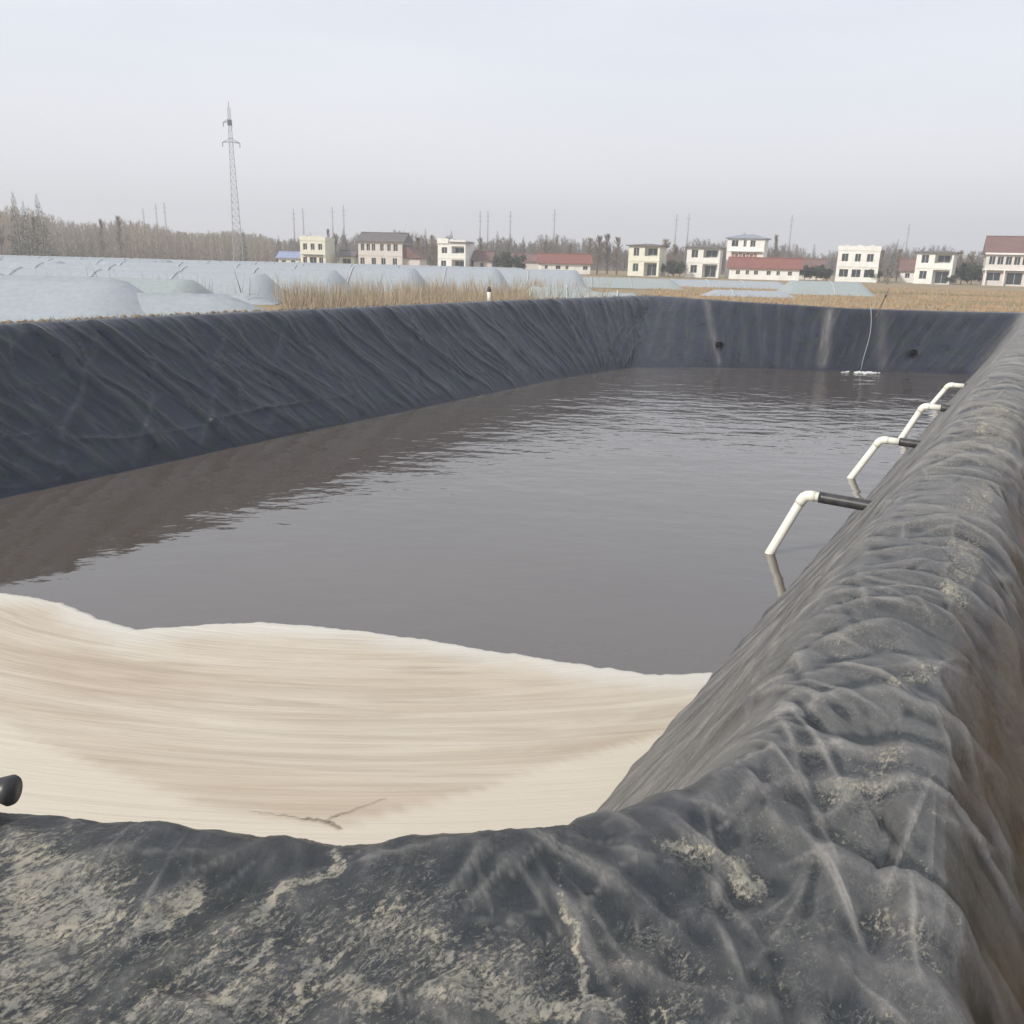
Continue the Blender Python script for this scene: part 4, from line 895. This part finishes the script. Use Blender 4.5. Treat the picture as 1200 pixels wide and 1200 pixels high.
T = [('conifer', 24, 240, 17, 'tallest thin spike of a conifer rising out of the wood at the far left'), ('conifer', 34, 245, 15, 'slightly lower conifer spike second from the left in the wood'),
     ('conifer', 52, 240, 16.5, 'slim leaning conifer spike right of the two tallest in the left wood'), ('poplar', 2, 235, 15, 'bare tall tree at the very left edge of the wood'),
     ('poplar', 43, 250, 11, 'bare tree between the conifer spikes of the left wood'), ('poplar', 120, 262, 11, 'bare tree standing out in the left wood, between the conifer spikes and the steel tower'), ('poplar', 141, 262, 12, 'darker bare tree in the left wood, halfway from the conifer spikes to the steel tower'),
     ('conifer', 285, 252, 9.5, 'small dark conifer at the foot of the steel tower'), ('conifer', 328, 255, 8, 'small conifer at the right hand end of the left wood'),
     ('conifer', 366, 250, 9, 'conifer tip behind the narrow cream house'), ('poplar', 385, 248, 9.5, 'bare tree right behind the narrow cream house'), ('broad', 394, 230, 8, 'rounded bare tree above the small cream shed'),
     ('conifer', 404, 245, 10, 'dark conifer above the small cream shed'), ('conifer', 498, 235, 10, 'dark conifer between the gabled house lean-to and the white balcony house'), ('broad', 490, 228, 7.5, 'bare tree behind the lean-to of the gabled house'),
     ('broad', 507, 226, 8, 'bare tree touching the left side of the white balcony house'), ('conifer', 530, 226, 9.5, 'conifer tip over the roof of the white balcony house'), ('broad', 562, 240, 8, 'bare tree behind the small red-brown cottage'),
     ('conifer', 583, 235, 10, 'first dark conifer right of the small red-brown cottage'), ('conifer', 597, 238, 9.3, 'middle conifer of the three in the centre of the village'), ('conifer', 612, 236, 9, 'right hand conifer of the three in the centre of the village'),
     ('bush', 590, 200, 4.6, 'dark evergreen shrub beside the small red-brown cottage'), ('bush', 606, 200, 4.2, 'dark evergreen shrub left of the long red roof'),
     ('conifer', 643, 250, 9.2, 'conifer spike above the left part of the long red roof'), ('conifer', 651, 252, 10.2, 'taller conifer spike above the middle of the long red roof'), ('broad', 668, 240, 7, 'low bare tree behind the long red roof'), ('broad', 690, 235, 8.5, 'rounded bare tree at the right end of the long red roof'),
     ('broad', 700, 215, 8.5, 'tan bare tree right of the long red roof'), ('broad', 712, 218, 9, 'widest tan bare tree left of the cream balcony house'), ('broad', 723, 214, 8.3, 'tan bare tree touching the left wall of the cream balcony house'), ('broad', 640, 260, 8, 'pale far bare tree left above the long red roof'),
     ('broad', 779, 208, 8, 'dark bare tree touching the right wall of the cream balcony house'), ('broad', 790, 212, 7, 'dark bare tree midway between the cream and white balcony houses'), ('bush', 784, 196, 3.4, 'dark shrub right of the cream balcony house'), ('bush', 797, 196, 3.6, 'dark shrub left of the white house with dark eaves'),
     ('poplar', 905, 240, 10.5, 'bare poplar above the right part of the red roofed building'), ('conifer', 908, 245, 9.6, 'conifer spike just right of the tallest house'), ('conifer', 952, 240, 8.8, 'small conifer spike above the red roofed cottage'),
     ('bush', 944, 190, 3.3, 'dark shrub in front of the red roofed cottage'), ('bush', 958, 190, 3.8, 'broad dark shrub in front of the red roofed cottage'), ('bush', 970, 190, 3.0, 'small dark shrub left of the flat topped white house'),
     ('broad', 1032, 205, 6.8, 'bare tree right of the flat topped white house'), ('broad', 1052, 210, 7, 'bare tree behind the steep brown roofed cottage'), ('bush', 1025, 186, 3.2, 'shrub at the right foot of the flat topped white house'),
     ('broad', 1122, 205, 7, 'bare tree right of the corner porch house'), ('broad', 1136, 208, 7, 'bare tree left of the high brown roofed house'), ('bush', 1128, 188, 4.4, 'dark tall shrub midway between the two right hand houses'), ('bush', 1140, 186, 4.8, 'largest dark shrub, left of the high brown roofed house'), ('bush', 1115, 182, 2.2, 'low reddish brown shrub by the corner porch')]
for k_, px, d_, h_, lab in T: tree(k_, px, d_, h_, lab)
o = tree('conifer', 1041, 168, 8.3, 'slender dark conifer leaning right between the flat topped and corner porch houses', lean=R(8)); o.scale = (.55, .55, .92)

# the wood at the left and the thin tree belt along the horizon
rs = np.random.RandomState(5)
def wood(name, n, pxa, pxb, d0, d1, hfun, m_, label, tw=34, wid=(.03, .07)):
    Vs = []
    px = rs.uniform(pxa, pxb, n); dd = rs.uniform(0, 1, n); 
    for i in range(n):
        dist = d0(px[i]) + dd[i] * d1; p = bearing(px[i], dist); h = hfun(px[i]) * (.72 + .42 * rs.rand() ** 1.5)
        base = np.array([p.x, p.y, -1.0])
        tri = []
        w_ = .06 + .05 * rs.rand(); tri.append([base + [-w_, 0, 0], base + [w_, 0, 0], base + [rs.normal() * .3, 0, h]]); tri.append([base + [0, -w_, 0], base + [0, w_, 0], base + [rs.normal() * .3, 0, h * .97]])
        z = rs.uniform(.05, .93, tw) ** .9 * h; a = rs.uniform(0, 6.28, tw); sp2 = (.10 * (h - z) + .5) * rs.uniform(.3, 1.2, tw)
        P0 = base + np.stack([np.cos(a) * sp2 * .4, np.sin(a) * sp2 * .4, z], -1); P1 = P0 + np.stack([np.cos(a) * sp2, np.sin(a) * sp2, rs.uniform(.6, 2.2, tw)], -1)
        P1[:, 2] = np.minimum(P1[:, 2], h - 1)
        ww = rs.uniform(*wid, tw); s = np.stack([ww * 1.0, ww * .6, 0 * ww], -1)
        Vs.append(np.array(tri).reshape(-1, 3)); Vs.append(np.stack([P0 - s, P0 + s, P1], 1).reshape(-1, 3))
    Vs = np.concatenate(Vs); Fs = np.arange(len(Vs)).reshape(-1, 3)
    o = link(name, np_mesh(name, Vs, Fs), m_); tag(o, label, 'wood', kind='stuff'); return o
wood('woodland', 2600, -60, 350, lambda p: 262 + max(p, 0) * .22, 70, lambda p: 13.2 - max(p, 0) * .0135 + 1.0 * math.sin(p * .05), mat('wood_twigs', (.46, .38, .29), .95, noise=(.37, .32, .25), scale=.05), 'dense brown leafless wood along the horizon on the left', 40, (.05, .11))
wood('tree_belt', 3000, 340, 1260, lambda p: 290 + 20 * math.sin(p * .02), 60, lambda p: 9.3 + 1.4 * math.sin(p * .031) + .8 * math.sin(p * .11), mat('belt_twigs', (.24, .21, .18), .95, noise=(.28, .22, .18), scale=.05), 'thin grey-brown belt of trees behind the village houses', 34, (.05, .10))

# ------------------------------------------------------------------ towers and poles
def lattice(rt, h, w0, w1, n, name='mast', th=.09, m_=M_steel):
    mb = MB(); c_ = []
    for k in range(n + 1):
        z = h * k / n; w_ = (w0 + (w1 - w0) * (k / n) ** .85) / 2; c_.append([Vector((sx_ * w_, sy_ * w_, z)) for sx_, sy_ in ((-1, -1), (1, -1), (1, 1), (-1, 1))])
    for k in range(n):
        for i in range(4):
            j = (i + 1) % 4; mb.tube([c_[k][i], c_[k + 1][i]], th, 4); mb.tube([c_[k][i], c_[k + 1][j]], th * .55, 3); mb.tube([c_[k][j], c_[k + 1][i]], th * .55, 3); mb.tube([c_[k + 1][i], c_[k + 1][j]], th * .55, 3)
    mb.build(name, m_, rt)
p_ = bearing(279, 240); rt = empty('lattice_tower', p_, R(20)); tag(rt, 'tall slim steel lattice tower with short cross arms rising over the left wood', 'tower')
lattice(rt, 38.6, 2.6, .6, 22, th=.06)
for (z, wl_, wr_) in ((35.4, 1.6, .5), (30.6, 2.1, 2.2)):
    mb = MB(); mb.tube([(-wl_, 0, z - .2), (0, 0, z), (wr_, 0, z - .2)], .12, 5); mb.tube([(-wl_, 0, z - .2), (0, 0, z + .9), (wr_, 0, z - .2)], .08, 4)
    a = mb.build('cross_arm', M_steel, rt)
    mb = MB()
    for x in (-wl_, wr_): mb.tube([(x, 0, z - .2), (x, 0, z - 1.3)], .09, 5)
    mb.build('insulators', M_blk, a)
mb = MB(); mb.box(-.55, .55, -.55, .55, 34.6, 35.8); mb.build('equipment_box', mat('box_grey', (.1, .1, .11), .6), rt)
mb = MB(); mb.tube([(0, 0, 38.6), (0, 0, 40.2)], .1, 5); mb.build('spike', M_steel, rt)
# faint poles and masts along the horizon
proto = empty('power_pole', (0, 0, -1)); mb = MB(); mb.tube([(0, 0, -.3), (0, 0, 30)], [.8, .45], 8); mb.build('pole', M_steel, proto, True)
mb = MB(); mb.tube([(-1.9, 0, 27), (1.9, 0, 27)], .16, 6); mb.tube([(-1.5, 0, 24.4), (1.5, 0, 24.4)], .16, 6); mb.build('cross_arm', M_steel, proto)
first = True
for px, top, lab in ((172, 246, 'faint pole left of a pair beyond the left wood'), (187, 241, 'left of the close pair of faint poles beyond the left wood'), (197, 240, 'right of the close pair of faint poles beyond the left wood'), (346, 247, 'faint pole rising left of the narrow cream house'), (357, 246, 'faint pole straight above the narrow cream house'),
                     (391, 245, 'faint pole above the gap right of the narrow cream house'), (404, 243, 'tallest faint pole, above the small cream shed'), (562, 250, 'left of two faint poles above the small red-brown cottage'), (571, 250, 'right of two faint poles above the small red-brown cottage'), (597, 250, 'faint pole above the dark conifers in the village centre'),
                     (648, 248, 'faint pole above the long red roof'), (789, 254, 'left of two faint poles right of the cream balcony house'), (803, 253, 'right of two faint poles, over the left edge of the white house with dark eaves'), (922, 255, 'faint pole right of the three storey house'), (1058, 265, 'thick faint pole above the steep brown roofed cottage')):
    o = proto if first else copy_tree(proto); first = False
    dist = 720; hz = 305 + (px - 600) * .0245; hh = (hz - top) * .00096 * dist + 2.6
    o.location = bearing(px, dist); o.scale = (1, 1, hh / 30); tag(o, lab, 'power pole', 'faint power poles on the horizon')

# ------------------------------------------------------------------ dry grass, reeds and weeds
def blades(name, pts, hr, wr_, m_, label, lean=.35, cat='grass'):
    n = len(pts); pts = np.array(pts); h = rs.uniform(*hr, n); w_ = rs.uniform(*wr_, n); a = rs.uniform(0, 6.28, n)
    s = np.stack([np.cos(a) * w_, np.sin(a) * w_, 0 * w_], -1); tip = pts + np.stack([rs.normal(size=n) * lean * h, rs.normal(size=n) * lean * h, h], -1)
    Vs = np.stack([pts - s, pts + s, tip], 1).reshape(-1, 3); o = link(name, np_mesh(name, Vs, np.arange(3 * n).reshape(-1, 3)), m_)
    tag(o, label, cat, kind='stuff'); return o
M_straw = mat('straw', (.40, .33, .235), .9, noise=(.29, .235, .165), scale=.6); M_weed = mat('weeds', (.11, .12, .055), .9, noise=(.20, .17, .09), scale=1.5)
pts = []
for k in range(15000):
    px = rs.uniform(330, 640); d_ = rs.uniform(33, 48) if rs.rand() < .7 else rs.uniform(48, 72); d_ += max(0, (px - 480)) * .04
    if fbm(np.array(px * .02), np.array(d_ * .15), 3, 200) < .42: continue
    p_ = bearing(px, d_); pts.append((p_.x, p_.y, -1.02))
for k in range(5200):
    px = rs.uniform(30, 720); d_ = rs.choice([47, 54.5, 63, 72, 83, 94, 107, 121, 137]) + rs.normal() * .6
    if fbm(np.array(px * .03), np.array(d_ * .9), 2, 201) < .50: continue
    p_ = bearing(px, d_); pts.append((p_.x, p_.y, -.9 + rs.rand() * .6))
blades('dry_reeds', pts, (.6, 1.5), (.008, .03), M_straw, 'tall straw coloured dry weeds standing behind the left bank in front of the film tunnels', .22)
pts = []
for k in range(9000):
    px = rs.uniform(760, 1230); d_ = rs.uniform(56, 130); p_ = bearing(px, d_); pts.append((p_.x, p_.y, -1.02))
blades('field_grass', pts, (.1, .35), (.02, .06), mat('field_straw', (.42, .29, .16), .9, noise=(.34, .22, .12), scale=.3), 'short orange-tan dry grass on the field beyond the far bank', .4)
# weeds along the left and far lip
pts = []; Oend = rails[:, 3]
idx = np.where((us > sFR) & (us < STOT - 8))[0]
for k in range(14000):
    i = idx[rs.randint(len(idx))]; q = Oend[i]; s_ = us[i]
    if vnoise(np.array(s_ * .35), np.array(0.), 210) < .40 - .15 * rs.rand(): continue
    t_ = rs.rand() ** 1.3; e = rails[i, 4]; tt_ = rails[i, 5]; p_ = q + (e - q) * t_ * 2 if t_ < .5 else e + (tt_ - e) * (t_ - .5) * .7
    pts.append((p_[0], p_[1], p_[2] - .02))
blades('bank_weeds', pts[:len(pts) // 2], (.04, .14), (.006, .02), M_weed, 'low dull green weeds growing along the top of the left and far banks', .6, 'weeds')
blades('bank_straw', pts[len(pts) // 2:], (.05, .22), (.005, .014), M_straw, 'dry straw along the top of the left and far banks', .6)
# clods of earth holding the liner down on the left and far lip
mb = MB()
for k in range(420):
    i = idx[rs.randint(len(idx))]; q = rails[i, 2] * .4 + rails[i, 3] * .6; r_ = rs.uniform(.03, .10); c_ = Vector(q) + Vector((rs.normal() * .08, rs.normal() * .08, .0))
    n0 = len(mb.v)
    for zz, rr_ in ((-.5, 1.0), (.1, .95), (.55, .55)):
        for a in range(7): an = a * .8976; f_ = rr_ * r_ * rs.uniform(.75, 1.25); mb.v.append((c_.x + math.cos(an) * f_, c_.y + math.sin(an) * f_, c_.z + zz * r_))
    mb.v.append((c_.x, c_.y, c_.z + .8 * r_))
    for l in range(2):
        for a in range(7): mb.f.append((n0 + l * 7 + a, n0 + l * 7 + (a + 1) % 7, n0 + l * 7 + 7 + (a + 1) % 7, n0 + l * 7 + 7 + a))
    for a in range(7): mb.f.append((n0 + 14 + a, n0 + 14 + (a + 1) % 7, n0 + 21))
o = mb.build('soil_clods', mat('clod', (.24, .18, .12), .95, noise=(.15, .12, .08), scale=6)); tag(o, 'small clods of brown earth weighing down the sheet along the far lips', 'soil', kind='stuff')

# ------------------------------------------------------------------ haze
hz = MB(); hz.box(-1260, 1260, -1230, 1290, -6.0, 60); hm_ = bpy.data.materials.new('haze'); hm_.use_nodes = True; t = hm_.node_tree; t.nodes.clear()
pv = N(t, 'ShaderNodeVolumePrincipled'); pv.inputs['Color'].default_value = (.93, .94, .97, 1); pv.inputs['Density'].default_value = .0011; pv.inputs['Anisotropy'].default_value = .2
mo = N(t, 'ShaderNodeOutputMaterial'); L(t, pv.outputs[0], mo.inputs['Volume'])
o = hz.build('haze', hm_); tag(o, kind='stuff')
print('liner verts', NU * NV)
